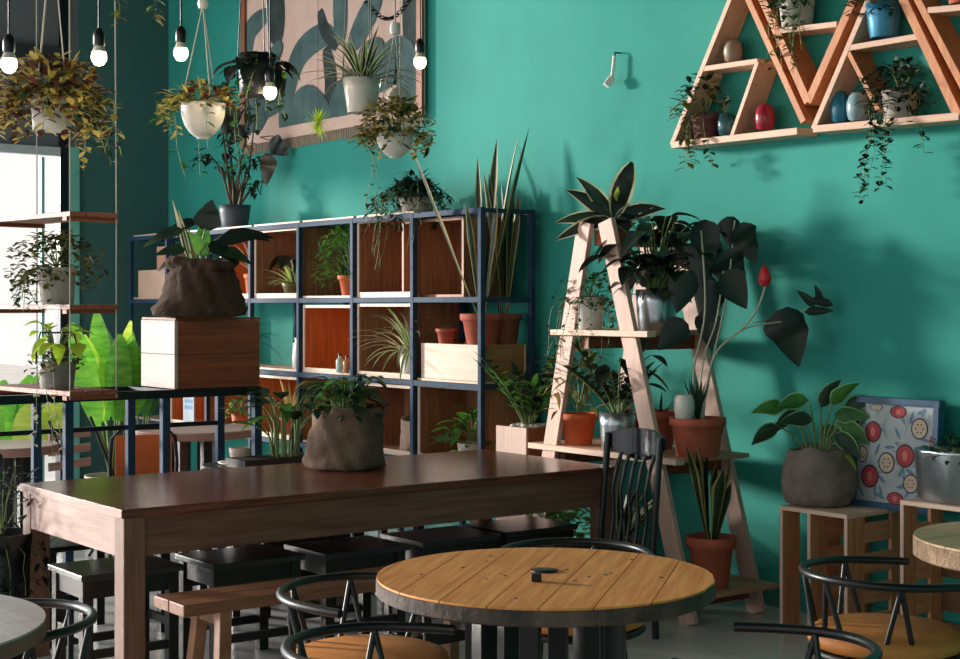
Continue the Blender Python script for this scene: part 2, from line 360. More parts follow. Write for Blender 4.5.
# =================================================== BAR FRAME
t=thing('bar_frame','black metal bar-height frame carrying the wooden planter box','metal frame',(3.5,7.36,0))
for x in (1.9,2.43,2.955,3.49,4.04):
    for y in (7.36,7.80): G().box(x-.022,x+.022,y-.022,y+.022,0,1.055).build('post',BMET,t,.003)
for y in (7.36,7.80): G().box(1.7,4.062,y-.025,y+.025,1.055,1.1).build('rail',DMET,t,.003)
for y in (7.80,): G().box(1.7,4.04,y-.015,y+.015,.86,.885).build('rail',DMET,t,.002)
for x in (1.9,2.43,2.955,3.49,4.037): G().box(x-.022,x+.022,7.385,7.775,1.058,1.1).build('cross_bar',DMET,t)
# planter box on it
t=thing('planter_box','brown plank box with lit-painted end on the black bar frame','box',(3.55,7.37,1.1))
for k in range(2):
    z=1.101+k*.184
    G().box(3.565,4.06,7.36,7.38,z,z+.182).build('plank',[BRN],t,.002)
    G().box(3.565,4.06,7.76,7.78,z,z+.182).build('plank',[BRN],t,.002)
    G().box(4.04,4.06,7.38,7.76,z,z+.182).build('plank',[BRNY],t,.002)
    G().box(3.545,3.565,7.36,7.78,z,z+.182).build('end_plank',mat('lit_end','#b29c94','#c6b2aa',stretch=(9,.6,9),rough=.6,bump=.2),t,.002)['label']='end plank painted as lit'  # light on the end planks is put into their paler colour
G().box(3.55,4.06,7.36,7.78,1.47,1.482).build('lid',BRN,t)
# burlap sack with broad leaves on box
def mk(root,g,gs):
    h=.31; pr=[(.15,0),(.215,.012),(.225,.05),(.205,.1),(.195,.15),(.18,.2),(.165,.24),(.155,.262),(.175,.275),(.19,.29),(.18,.315),(.165,.318),(.145,.3),(.14,.27)]
    q=G(); q.lathe(pr,64,wob=.05,seed=21,zs=.014)
    for i,v in enumerate(q.v):
        x,y,z=v; a=math.atan2(y,x); c=.012*math.sin(a*11+z*30)*(1-abs(z-.2)/.35)+.008*math.sin(a*19-z*55); k=1+c/.18
        fl=.06*max(0,math.cos(a-FWa-1.9))**4*max(0,1-z/.12); q.v[i]=(x*(k+fl*4),y*(k+fl*4),z)
    q.build('burlap_wrap',BUR,root); G().lathe([(.001,.285),(.145,.275)],24).build('soil',SOIL,root); z=.28
    def T(a,b,f=0): return V((0,0,z))+RT*a+V((0,0,b))+FW*f
    for a,b,da,db,L,W,m,f in ((.02,.20,.15,1,.17,.16,0,.02),(-.10,.19,-1,-.15,.24,.10,1,-.03),(-.04,.24,-.8,-.1,.2,.09,0,.05),(.10,.13,1,.35,.30,.13,0,-.02),(.03,.06,-.5,.9,.16,.09,2,-.05),(-.08,.08,-1,.1,.17,.09,1,-.08),(.05,.12,.6,-.3,.2,.12,0,-.06),(.12,.08,1,-.2,.18,.09,1,-.05),(-.02,.1,.2,.9,.16,.10,2,.04),(.15,.17,.9,.1,.22,.10,0,.05),(-.13,.05,-.9,-.4,.14,.07,1,.0)):
        p=T(a,b,f); gs.tube([T(a*.2,0),T(a*.2-.01,b*.6,f),T(a*.7,b*1.05,f),p],[.006,.005,.0045,.004],6)
        d=RT*da+V((0,0,db)); g.leaf(p,d,L,W,.6,'heart',.2,m,side=RT if abs(db)>abs(da) else V((0,0,1))+FW*.9)
    for a,h_ in ((-.10,.30),(-.13,.36)): g.leaf(T(a*.6,.02,.03),RT*-.25+V((0,0,1)),h_*1.0,.045,.1,'spear',.3,3,1,.2,6,side=RT)
plant('sack_planter','dark burlap sack with large drooping leaves on the wooden planter box','potted plant',atDz(202,8.2,1.482),mk,[LBK,LD,LB,LC])
# sack on the long table
def mk(root,g,gs):
    z=sack(root,.178,.29,mat('burlap_table','#5f4a3c','#806858',sc=12,rough=.95,bump=.8,bsc=160),seed=9,wob=.045,taper=1.08,collar=0)
    broad(g,gs,(0,0,z),34,.20,.24,.14,.06,(0,0,3,1),'spear',1.0,r0=.05,tilt=(-.3,.5))
    bush(g,gs,(0,0,z+.02),150,.19,.15,.07,.035,(0,0,3),'spear')
    g.leaf((.05,0,z+.02),RT+V((0,0,.5)),.22,.07,1.2,'spear',.2,2); g.leaf((0,0,z+.08),RT*-.3+V((0,0,1)),.18,.03,2.0,'strap',.2,3)
plant('sack_planter','grey-brown burlap sack with low dark leafy plant on the long table','potted plant',atZ(346,468,.76),mk,[LD,LR,LRD,LM],rz=.4)
# =================================================== BLUE METAL RACK
FX,BX=5.40,5.82; RY=[7.115+.71*i for i in range(8)]; ZL=[.58,1.075,1.6,2.134]
t=thing('metal_shelving_rack','long blue-grey metal shelving rack against the teal wall','shelf',(5.6,9.6,0))
for y in RY:
    G().box(FX,FX+.035,y-.0175,y+.0175,0,2.134).build('post',BMET,t,.003)
    G().box(BX-.035,BX,y-.0175,y+.0175,0,2.134).build('post',BMET,t,.003)
for z in ZL:
    G().box(FX+.002,FX+.033,RY[0],RY[-1],z-.035,z-.001).build('front_rail',BMET,t,.002)
    G().box(BX-.033,BX-.002,RY[0],RY[-1],z-.035,z-.001).build('back_rail',BMET,t,.002)
    for y in RY: G().box(FX+.03,BX-.03,y-.012,y+.012,z-.03,z-.004).build('side_rail',BMET,t)
def cell(i): return RY[i]+.02,RY[i+1]-.02
for z,cs in ((ZL[0],range(7)),(ZL[1],(0,1,2,3,4,5,6)),(ZL[2],(1,2,3,4,5,6)),(ZL[3],(1,2,3,4,5,6))):
    for i in cs:
        a,b_=cell(i); G().box(FX+.03,BX-.04,a,b_,z,z+.014).build('shelf_board',PINEY,t)
# open-front crates on the rack
def crate(i,z,h,m,label,w=None,off=0,back=True,d=.37,x0=None,cat='box',front=None,rim=None):
    a,b_=cell(i); a+=off; b_=a+w if w else b_-.01
    x0=x0 if x0 is not None else FX+.04; x1=x0+d; z0=z+.015
    r=thing('wooden_crate',label,cat,((x0+x1)/2,(a+b_)/2,z0))
    th=.016
    G().box(x0,x1,a,b_,z0,z0+th).build('panel',m,r); G().box(x0,x1,a,b_,z0+h-th,z0+h).build('panel',m,r)
    G().box(x0,x1,a,a+th,z0+th,z0+h-th).build('panel',m,r); G().box(x0,x1,b_-th,b_,z0+th,z0+h-th).build('panel',m,r)
    G().box(x1-th,x1,a+th,b_-th,z0+th,z0+h-th).build('back_panel',m,r)
    g=G(); g.box(x0-.012,x0,a,b_,z0,z0+.02); g.box(x0-.012,x0,a,b_,z0+h-.02,z0+h); g.box(x0-.012,x0,b_-.02,b_,z0+.02,z0+h-.02); g.box(x0-.012,x0,a,a+.02,z0+.02,z0+h-.02)
    g.build('front_rim',rim or PINEY,r)
    return r
BRNI=wood('crate_brown','#85553c','#b07a56','z')
crate(1,ZL[2],.50,BRNI,'brown open crate at top of the rack under the dark trailing plant')
crate(0,ZL[2]-.02,.5,BRNI,'brown open crate at top right of the rack behind the tall snake plants',w=.67,off=.24,d=.3,x0=FX+.09,rim=BRNI)
crate(3,ZL[2],.49,BRNI,'brown open crate on the top row holding the green striped rosette plant')
crate(2,ZL[1],.46,ORW,'bright orange-brown open crate with a small bottle in front')
crate(1,ZL[1],.47,BRNI,'dark brown open crate holding the white-potted spider plant')
crate(0,ZL[0],.46,BRNI,'brown open crate in the bottom right of the rack')
crate(1,ZL[0],.44,BRNI,'brown open crate on the bottom row beside the pinkish wrapped pot')
crate(3,ZL[0],.44,ORW,'orange open crate on the bottom row behind the dark leafy plant')
crate(4,ZL[2],.44,ORW,'orange crate on the top row behind the orange pot',w=.5)
crate(5,ZL[0],.44,ORW,'orange crate at bottom left of the rack above the round pale table')
def cbox(name,label,x0,x1,y0,y1,z0,z1,m,ms,cat='box'):
    r=thing(name,label,cat,((x0+x1)/2,(y0+y1)/2,z0)); th=.016
    G().box(x0,x0+th,y0,y1,z0,z1).build('front_panel',m,r,.002); G().box(x1-th,x1,y0,y1,z0,z1).build('back_panel',m,r)
    G().box(x0+th,x1-th,y0,y0+th,z0,z1).build('side_panel',ms,r,.002); G().box(x0+th,x1-th,y1-th,y1,z0,z1).build('side_panel',ms,r)
    G().box(x0+th,x1-th,y0+th,y1-th,z0,z0+.012).build('bottom',m,r); G().box(x0+th,x1-th,y0+th,y1-th,z1-.03,z1-.015).build('top',m,r); return r
cbox('wooden_box','pale pine box with brown side on the rack, terracotta pots on top',FX+.04,BX-.04,RY[0]+.025,RY[0]+.66,ZL[1]+.015,ZL[1]+.235,PINEY,wood('box_side','#8c5a34','#b07a4c','x'))
cbox('cardboard_box','larger pale beige box at the far left end of the rack',FX+.04,BX-.05,RY[6]+.05,RY[6]+.62,ZL[2]+.015,ZL[2]+.245,mat('beige_card','#c9a48c','#d6b49c',sc=3,rough=.8),mat('beige_card','#c9a48c'))
cbox('cardboard_box','small pink-beige box standing on the larger beige box',FX+.08,BX-.1,RY[6]+.06,RY[6]+.34,ZL[2]+.246,ZL[2]+.44,mat('pink_card','#c08a72','#cc987e',sc=3,rough=.8),mat('pink_card','#c08a72'))
def ry(px): # y on the rack middle
    return atX(px,300,FX+.17).y
# rack plants
def snake(root,g,n,H,W,z,e0=72,e1=88,m=0,em=1,droop=.1):
    straps(g,(0,0,z),n,H,W,e0,e1,droop,m,em,.16,.025,.45,'snake',11,.35)
def snp(label,loc,r,h,H,n,mt,W=.055,**k):
    def mk(root,g,gs):
        z=pot(root,r,h,mt,.72,1); snake(root,g,n,H,W,z,**k)
    return plant('snake_plant',label,'potted plant',loc,mk,[LD,mat('snake_edge','#8f7a40','#b89c58',sc=9,rough=.5)],STM)
zb=ZL[1]+.222
snp('tall snake plant in terracotta pot on the pale pine box, nearest the front',V((FX+.15,RY[0]+.17,zb)),.125,.20,1.08,10,TERRA,W=.062,e0=66,e1=86,droop=-.12)
snp('tall snake plant in darker terracotta pot behind the front snake plant',V((FX+.31,RY[0]+.16,zb)),.11,.20,.95,7,mat('terracotta_dark','#7e4636','#93543f',sc=8,rough=.85),W=.055,e0=76,e1=89)
def mk(root,g,gs):
    z=pot(root,.062,.105,TERRA,.7,1); straps(g,(0,0,z),5,.05,.008,50,85,.3,0)
plant('small_flower_pot','small terracotta pot beside the snake plants on the pine box','flower pot',V((FX+.12,RY[0]+.50,zb)),mk,[LM])
def mk(root,g,gs):
    z=pot(root,.085,.14,WPOT,.95); straps(g,(0,0,z),56,.46,.026,20,82,2.0,(0,1,2),2,.25,.03,.3)
plant('spider_plant','spider plant with arching cream-edged leaves in white pot on the rack','potted plant',V((FX+.15,RY[1]+.2,ZL[1]+.015)),mk,[LM,LB,LC])
def mk(root,g,gs):
    z=pot(root,.085,.14,ORPOT,.7,1); bush(g,gs,(0,0,z+.05),800,.24,.34,.07,.016,(0,1),'spear',-.3,26)
plant('potted_fern','feathery green fern in terracotta pot on the rack','potted plant',V((FX+.16,RY[2]+.26,ZL[2]+.015)),mk,[LM,LB])
def mk(root,g,gs):
    z=pot(root,.1,.10,LR,.6); straps(g,(0,0,z),26,.24,.03,10,75,1.1,(0,1),2,.2,.03); broad(g,gs,(0,0,z),3,.3,.15,.22,.13,(3,),'heart',1)
plant('leafy_plant','green striped rosette plant in the top-row brown crate below the grey-potted climber','potted plant',V((FX+.15,RY[3]+.3,ZL[2]+.015)),mk,[LM,LL,LC,LBK])
def mk(root,g,gs):
    z=pot(root,.095,.17,ORPOT,.85,1); straps(g,(0,0,z),14,.36,.035,35,80,1.0,0,1,.2,.02)
plant('striped_plant','cream-striped plant in bright orange pot on the rack top row','potted plant',V((FX+.14,RY[4]+.13,ZL[2]+.015)),mk,[LRD,LC])
def mk(root,g,gs):
    z=pot(root,.11,.16,CPOT,.8); straps(g,(0,0,z),26,.4,.045,15,80,1.6,(0,1),None,.2,.03); 
plant('leafy_plant','blue-green strappy plant on the rack middle row above the white pitcher','potted plant',V((FX+.2,RY[4]+.45,ZL[1]+.015)),mk,[LM,lf('bluegreen','#3f7a68','#5c9c84')])
# white pitcher
r=thing('pitcher','slim white pitcher on the middle row of the rack','pitcher',(0,0,0))
G().lathe([(.045,0),(.06,.01),(.065,.08),(.05,.17),(.042,.2),(.05,.225),(.046,.225),(.038,.2)],28).build('body',WPOT,r)
G().tube([(0,.055,.19),(0,.1,.18),(0,.105,.12),(0,.06,.06)],.008,8).build('handle',WPOT,r)
later(r,(FX+.1,RY[3]+.12,ZL[1]+.015))
def bottle(label,loc,m,h=.13,r0=.028,mc=BLACK):
    r=thing('bottle',label,'bottle',(0,0,0)); G().lathe([(r0*.95,0),(r0,.006),(r0,h*.6),(r0*.9,h*.68),(r0*.4,h*.78),(r0*.38,h*.9)],20).build('body',m,r)
    G().lathe([(r0*.5,h*.88),(r0*.5,h)],14).build('cap',mc,r); later(r,loc); return r
bottle('small pale green glass bottle in front of the orange crate',(FX+.02+.01,RY[2]+.19,ZL[1]+.015),mat('pale_green_glass','#9fc0b0','#b4d0c2',rough=.15))
bottle('small amber bottle beside the pale green bottle on the rack',(FX+.03,RY[2]+.10,ZL[1]+.015),mat('amber_glass','#a06a3a','#b88050',rough=.2),.12)
def mk(root,g,gs):
    z=sack(root,.115,.22,BURP,5,0,.04); straps(g,(0,0,z),22,.10,.03,20,80,.6,(0,1),None,.2,.02,.4,'spear')
plant('succulent','grey-green succulent in pinkish fabric wrapped pot on the bottom row','potted plant',V((FX+.15,RY[1]+.15,ZL[0]+.015)),mk,[lf('sage','#7a9a80','#9ab8a0'),LM])
def mk(root,g,gs):
    z=pot(root,.1,.11,CPOT,.8); bush(g,gs,(0,0,z+.02),80,.19,.22,.11,.06,(0,1),'oval',-.3,12)
plant('leafy_plant','bright bushy plant in small pot at bottom right of the rack','potted plant',V((FX+.13,RY[0]+.23,ZL[0]+.015)),mk,[LM,LB])
def mk(root,g,gs):
    z=pot(root,.08,.12,ORPOT,.8); bush(g,gs,(0,0,z),60,.12,.16,.09,.03,(0,1),'spear')
plant('leafy_plant','small yellow-green plant in the orange crate above the round pale table','potted plant',V((FX+.1,RY[4]+.3,ZL[0]+.015)),mk,[LM,LY])
def mk(root,g,gs):
    z=pot(root,.08,.13,TERRA,.75,1); straps(g,(0,0,z),14,.42,.03,40,75,.8,0,1,.3,.02)
plant('striped_plant','pale striped leaves in terracotta pot on the bottom row, in the orange crate','potted plant',V((FX+.14,RY[3]+.33,ZL[0]+.03)),mk,[LC,LY])
# picture card on bottom row (blue dots)
r=thing('display_card','upright grey card with blue spots on the rack bottom left','card',(FX+.05,RY[5]+.3,ZL[0]+.015))
y0=RY[5]+.22; G().box(FX+.01,FX+.025,y0,y0+.19,ZL[0]+.015,ZL[0]+.26).build('board',mat('grey_card','#9aa6b0','#aab4be',rough=.7),r)
g=G()
for j in range(3):
    for k in range(2):
        cy=y0+.045+j*.05; cz=ZL[0]+.2-k*.05; g.poly([(FX+.0095,cy+.019*math.cos(a*.52),cz+.019*math.sin(a*.52)) for a in range(12)],(-1,0,0),.002)
g.build('spots',mat('blue_print','#2f7fb0',rough=.6),r)
# on top of the rack
def mk(root,g,gs):
    z=pot(root,.125,.175,GPOT,.8)
    def T(a,b,f=0): return V((0,0,z))+RT*a+V((0,0,b))+FW*f
    for q in (((-.03,0),(-.07,.45),(-.11,.75),(-.06,1.0)),((0,0),(-.02,.3),(-.06,.55),(-.09,.95)),((.02,0),(.10,.25),(.15,.6),(.19,.9)),((.03,0),(.12,.15),(.22,.22),(.20,.1)),((-.02,0),(-.10,.3),(-.2,.42),(-.3,.35)),((.0,0),(.05,.35),(.12,.7),(.08,1.0)),((.02,0),(.09,.3),(.22,.4),(.27,.2))):
        P=[T(a,b,R.uniform(-.05,.05)) for a,b in q]; gs.tube(P,[.011,.009,.006,.004],6)
        for w in range(16):
            u=.9+2.1*(w+R.random())/16; j_=min(int(u),2); p=P[j_].lerp(P[j_+1],u-j_); a=R.uniform(0,6.28); g.leaf(p,V((math.cos(a),math.sin(a),R.uniform(-.6,.3))),R.uniform(.07,.13),R.uniform(.035,.06),1.,'heart' if w%2 else 'spear',.2,R.choice((1,1,2,0)),seg=6)
    for k in range(10): gs.tube([T(0,0),T(R.uniform(-.06,.06),.18),T(R.uniform(-.12,.12),R.uniform(.3,.5))],[.008,.005,.003],5)
    gs.tube([T(.2,.55),T(.3,.52),T(.345,.45),T(.345,.40)],.004,5); gs.tube([T(.2,.55),T(.3,.56),T(.37,.50)],.004,5)
    g.leaf(T(.36,.51),RT*1+V((0,0,-.45)),.22,.17,.3,'heart',.3,0,side=V((0,0,1))+RT*.5); g.leaf(T(.345,.42),V((0,0,-1))-RT*.1,.25,.19,.1,'heart',.35,4,side=RT)
    g.leaf(T(.12,.62),RT*-1+V((0,0,-.5)),.24,.13,.5,'heart',.3,0,side=V((0,0,1))); g.leaf(T(.0,.8),V((0,0,-1))-RT*.3,.25,.19,.1,'heart',.3,0,side=RT)
plant('climbing_plant','tall multi-stem climbing plant in dark grey pot on top of the rack','potted plant',V((FX+.135,atX(235,300,FX+.135).y,ZL[3]+.015)),mk,[LBK,LD,LM,LRD,lf('brown_green','#2c2a1c','#5a4c30',.1)],STB)
def mk(root,g,gs):
    z=pot(root,.12,.10,CPOT,.8); trail(g,gs,(0,0,z),34,.1,.2,.07,.022,(0,0,1),out=.16,up=.13,step=.014,shape='spear'); bush(g,gs,(0,0,z),170,.2,.16,.08,.025,(0,0,1),'spear')
    trail(g,gs,(0,0,z),9,.1,.5,.03,.012,(1,2),out=.14,up=.05,step=.02,a0=1.6,a1=4.4)
plant('trailing_plant','dark drooping trailing plant on top of the rack above the brown crate','potted plant',V((FX+.2,RY[1]+.22,ZL[3]+.015)),mk,[LBK,LD,LR])
# dark leafy plant in long trough behind table
r=cbox('wooden_trough','tall dark planter trough standing behind the long table',3.72,4.36,6.9,7.12,0,.745,mat('dark_trough','#2b211d','#3a2e28',rough=.6),mat('dark_trough','#2b211d'),'planter')
def mk(root,g,gs):
    g2=G(); g2.box(-.29,.29,-.09,.09,0,.012); g2.build('soil',SOIL,root)
    broad(g,gs,(-.02,0,.01),30,.34,.28,.19,.085,(0,0,1,2),'spear',.7,r0=.07,tilt=(-.2,.8),sr=.005)
plant('leafy_plant','glossy dark-green leafy plant growing in the dark trough behind the long table','plant',V((4.04,7.01,.734)),mk,[LD,LM,LB])
# tall planter box with ZZ plant
r=cbox('planter_box','tall pinkish-brown wooden planter box standing between rack and ladder shelf',5.36,5.62,6.62,6.9,0,.85,PINEZ,BRNZ,'planter')
g=G()
for i in range(60):
    a=R.uniform(0,6.28); q=R.uniform(0,.10); rr=R.uniform(.014,.024); c=V((5.49+q*math.cos(a),6.76+q*math.sin(a),.842+rr*.3)); g.lathe([(.002,-rr*.7),(rr*.8,-rr*.4),(rr,0),(rr*.7,rr*.5),(.002,rr*.7)],8,c)
o=g.build('pebbles',PEB); rebase(o,(5.49,6.76,.835)); tag(o,'white pebbles covering the top of the tall planter box','pebbles',None,'stuff')
def mk(root,g,gs): zz(g,gs,(0,0,0),13,.46,.12,.04,(0,0,1),.5)
plant('zz_plant','upright glossy green plant growing from the tall pebbled planter box','plant',V((5.49,6.76,.84)),mk,[LD,LB])
# =================================================== A-FRAME LADDER SHELF
t=thing('ladder_shelf','pale wooden A-frame ladder shelf full of pots in front of teal wall','shelf',(5.44,5.78,0))
XA,XB=5.20,5.68
def zc(y,apx,foot,H): pass
for X in (XA,XB):
    G().beam((X,5.765,1.985),(X,5.17,0),.105,.03,(0,1,0)).build('leg',PINEZ,t,.003); G().beam((X,5.925,1.985),(X,6.39,0),.105,.03,(0,1,0)).build('leg',PINEZ,t,.003)
G().box(XA-.015+.05,XB+.03,5.79,5.90,1.86,1.94).build('top_bar',wood('ladder_bar','#8a4a30','#a9623f','x'),t,.003)
for y0,y1,z in ((5.42,6.17,1.42),(5.22,6.36,.80),(5.02,6.5,.17)):
    for k in range(3): G().box(XA+.02+.001+k*.155,XA+.02+.15+k*.155,y0,y1,z-.022,z).build('shelf_plank',mat('ladder_plank','#a97c5c','#c79c7e',stretch=(9,.6,9),rough=.6,bump=.3),t,.002)
    G().box(XA-.04,XA+.018,y0,y1,z-.03,z).build('shelf_edge',PINEY,t,.002)
    yh=(1.98-z)/1.98*.6
    for y in (5.79-yh,5.79+yh): G().box(XA+.02,XB,y-.03,y+.03,z-.1,z-.023).build('cross_bar',BRN,t)
# plants on ladder
def mk(root,g,gs):
    z=pot(root,.055,.07,GPOT,.8)
    for a,e,L,W,m in ((RT*.25+V((0,0,1)),0,.36,.16,0),(RT*-.9+V((0,0,.8)),0,.34,.12,0),(RT*-1+V((0,0,.15)),0,.36,.10,1),(RT*-1+V((0,0,-.15)),0,.38,.10,0),(RT*-.6+V((0,0,.9)),0,.34,.11,1),(RT*.9+V((0,0,.5)),0,.28,.09,0),(RT*.7+V((0,0,.3)),0,.32,.12,0),(RT*.1+V((0,0,1)),0,.2,.07,2)):
        sd=V((0,0,1)).cross(a).normalized() if False else a.cross(FW).normalized()
        g.leaf(V((0,0,z))-RT*.03,a,L*.88,W*.8,.5,'oval' if W>.12 else 'spear',.35,m,3,.12,7,side=sd)
plant('broad_leaf_plant','plant with upright broad dark leaves on top of the ladder shelf','potted plant',V((5.36,5.84,1.94)),mk,[LBK,LD,LL,LC])
def mk(root,g,gs):
    z=pot(root,.085,.17,WPOT,.85); bush(g,gs,(0,0,z),200,.19,.17,.04,.022,(0,1),'oval',-.3); trail(g,gs,(0,0,z),20,.08,.30,.035,.022,(0,0,1,2),out=.08)
plant('trailing_plant','small-leaved trailing plant in white pot on the ladder shelf upper tier','potted plant',V((5.27,5.98,1.42)),mk,[LD,LM,LRD])
def mk(root,g,gs):
    z=pot(root,.11,.21,TIN,.88,name='bucket')
    G().tube([(.115*math.cos(a)*1.02,.115*math.sin(a)*.1-.0,.2-.12*math.sin(a)) for a in [i*.314 for i in range(11)]],.003,6).build('handle',TIN,root)
    broad(g,gs,(0,0,z),34,.42,.34,.20,.13,(0,0,0,1),'heart',1.0,r0=.04,tilt=(-.6,.4)); broad(g,gs,(0,0,z),26,.22,.28,.17,.12,(0,0,0,0,2),'heart',1.0,r0=.04,tilt=(-.6,.4)); bush(g,gs,(0,0,z),60,.2,.2,.12,.07,(0,0,1),'heart',-.2)
    for k in range(7): a=k*.9; g.leaf((0,0,z+.1),rd(a,.6),.38,.10,1.0,'spear',.3,0)
plant('dark_leaf_plant','mass of dark leaves in galvanised bucket on the ladder shelf upper tier','potted plant',V((5.40,5.60,1.42)),mk,[LBK,LD,LRD])
def mk(root,g,gs):
    z=pot(root,.10,.17,ORPOT,.72,1); bush(g,gs,(0,0,z+.03),150,.16,.36,.14,.025,(0,1,2),'spear',-.1)
plant('croton','yellow-green croton in orange pot on the ladder shelf middle tier','potted plant',V((5.30,6.10,.80)),mk,[LM,LY,LR])
r=thing('empty_flower_pot','tilted empty orange pot beside the croton on the ladder shelf','flower pot',(0,0,0)); pot(r,.095,.16,ORPOT,.75,1,soil=False); r.location=(5.33,5.87,.85); r.rotation_euler=(1.1,-.4,0.3)
def mk(root,g,gs):
    z=pot(root,.10,.20,TIN,.85,name='tin_pot'); zz(g,gs,(0,0,z),7,.36,.12,.04,(0,1),.9); broad(g,gs,(0,0,z),7,.33,.26,.19,.07,(0,1),'spear',.6)
plant('dark_leaf_plant','arching dark leaves in shiny tin pot on the ladder shelf middle tier','potted plant',V((5.24,5.72,.80)),mk,[LBK,LD])
def mk(root,g,gs): z=pot(root,.085,.2,TERRA,.75,1); straps(g,(0,0,z),6,.12,.02,40,80,.6)
plant('small_flower_pot','terracotta pot half hidden behind the right ladder leg','flower pot',V((5.48,5.66,.80)),mk,[LD])
# small white pot + terracotta planter with anthurium
def mk(root,g,gs):
    g2=G(); g2.lathe([(.105,0),(.11,.03),(.118,.1),(.13,.15),(.142,.155),(.142,.19),(.13,.19),(.122,.165)],28); o=g2.build('pot',TERRA,root)
    g2=G(); g2.lathe([(.001,.172),(.13,.168)],24); g2.build('soil',SOIL,root); z=.17
    def T(a,b,f=0): return V((0,0,z))+RT*a+V((0,0,b))+FW*f
    def sm(P,r,n=6):
        Q=[]
        for i in range(len(P)-1):
            p0=P[max(i-1,0)];p1=P[i];p2=P[i+1];p3=P[min(i+2,len(P)-1)]
            for k in range(n): f=k/n; Q.append(.5*((2*p1)+(p2-p0)*f+(2*p0-5*p1+4*p2-p3)*f*f+(3*p1-p0-3*p2+p3)*f**3))
        gs.tube(Q+[P[-1]],r,6)
    sm([T(.03,0),T(.05,.22,-.03),T(.10,.36,-.05),T(.22,.46,-.07),T(.30,.56,-.08),T(.345,.68,-.08)],.0055)
    sm([T(.19,.44,-.06),T(.28,.475,-.05),T(.45,.50,-.06)],.004); sm([T(.28,.49,-.05),T(.45,.52,.03),T(.58,.56,-.05),T(.70,.585,-.08)],.003)
    sm([T(0,0),T(-.02,.25),T(.04,.55),T(.02,.95)],.006); sm([T(.02,0),T(.08,.3),T(.16,.65),T(.20,1.0)],.005); sm([T(.0,0),T(.03,.3),T(.1,.5),T(.14,.75)],.005)
    for a,b,L,W,dd,f in ((.44,.56,.30,.24,RT*.35+V((0,0,-1)),-.06),(.18,1.02,.16,.13,V((0,0,-1)),0),(.22,.98,.22,.16,RT*.5+V((0,0,-1)),-.02),(.02,1.0,.25,.18,RT*.3+V((0,0,-1)),.02),(.06,.92,.26,.2,RT*-.1+V((0,0,-1)),.04),(.14,.85,.24,.2,RT*.5+V((0,0,-1)),.0),(.1,.7,.22,.18,RT*-.2+V((0,0,-1)),.03),(.14,.74,.22,.18,RT*.6+V((0,0,-.8)),-.01),(-.04,.75,.22,.17,RT*-.3+V((0,0,-1)),.03),(-.06,.5,.2,.15,RT*-.6+V((0,0,-.6)),0),(.05,.55,.2,.15,RT*.2+V((0,0,-1)),.04)):
        g.leaf(T(a,b,f),dd,L,W,.1,'heart',.3,0,side=RT*.9+V((0,0,.4)))
    for a,b,da,db,L in ((.66,.57,-.35,1,.12),(.62,.57,-.8,.75,.13),(.72,.58,-1,.25,.17),(.56,.545,.9,.1,.16)): g.leaf(T(a,b,-.07),RT*da+V((0,0,db)),L,.045,.2,'spear',.4,0,side=V((0,0,1)) if abs(da)>abs(db) else RT)
    for k in range(9): a=k*.7; g.leaf((0,0,z),rd(a,1.25),.22,.03,.2,'strap',.3,1)
    fl=G(); c=T(.345,.67,-.08)
    prof=[(.002,0),(.02,.006),(.031,.022),(.034,.045),(.026,.075),(.012,.098),(.002,.11)]; fl.lathe([(r_*1.05,z_) for r_,z_ in prof],18,c,0,.05); fl.build('flower',mat('red_petals','#c8202c','#e0343c',sc=20,rough=.35,trans=.15),root)['label']='red flower bud'
plant('flowering_plant','tall plant with single red flower in wide terracotta planter on the ladder shelf','potted plant',V((5.38,5.29,.80)),mk,[LBK,LD],mat('pale_stem','#a8a48c','#b8b49c',rough=.5))
r=thing('ceramic_vase','small white rounded vase standing among stems in terracotta planter','vase',(0,0,0)); G().lathe([(.03,0),(.045,.01),(.052,.06),(.05,.1),(.042,.125),(.03,.13),(.026,.12)],28).build('body',WPOT,r); later(r,V((5.38,5.29,.978))+RT*-.07-FW*.03)
snp('short snake plant in terracotta pot on the ladder shelf bottom tier',V((5.34,5.16,.17)),.115,.25,.46,12,TERRA,W=.07,e0=72,e1=86)
def mk(root,g,gs): z=pot(root,.11,.15,mat('pink_pot','#c08878','#cc9686',rough=.8),.8,1); bush(g,gs,(0,0,z),90,.2,.15,.11,.05,(0,1,2),'oval',-.1)
plant('leafy_plant','green and white leafy plant in pink pot on the ladder shelf bottom left','potted plant',V((5.30,6.30,.17)),mk,[LM,LB,lf('silver','#a8c0a8','#c8d8c4')])
def mk(root,g,gs): z=pot(root,.1,.14,TERRA,.8,1); straps(g,(0,0,z),22,.4,.05,35,80,.8,(0,1),2,.2)
plant('variegated_plant','tall variegated plant on the ladder shelf bottom tier behind the spindle chair','potted plant',V((5.38,5.85,.17)),mk,[LD,LM,LC])
# =================================================== TRIANGLE WALL SHELF
t=thing('triangular_wall_shelf','zigzag triangular wooden wall shelf on the teal wall at upper right','shelf',(5.8,4.6,2.35))
XS=5.72; DP=.155
def wp(px,py): return atX(px,py,XS)
BK=0
def board(a,b,w,m,ext=0):
    global BK; BK+=1
    A=wp(*a);B=wp(*b); A.x=B.x=XS+DP/2+.0006*BK; d=(B-A).normalized(); A-=d*ext; B+=d*ext
    G().beam(A,B,DP,w,(1,0,0)).build('board',m,t,.002)
PL=wood('shelf_pine','#c99c80','#dcb69c','y'); PO=wood('shelf_orange','#b2683a','#cf8650','z')
board((671,145),(797,131),.035,PL); board((671,145),(738,-22),.03,PL); board((738,-22),(803,122),.035,PO)
board((701,69),(757,61),.028,PL); board((757,61),(731,136),.024,PL)
board((752,-22),(807,102),.045,PO); board((807,102),(862,-22),.045,PO); board((776,31),(836,24),.028,PL)
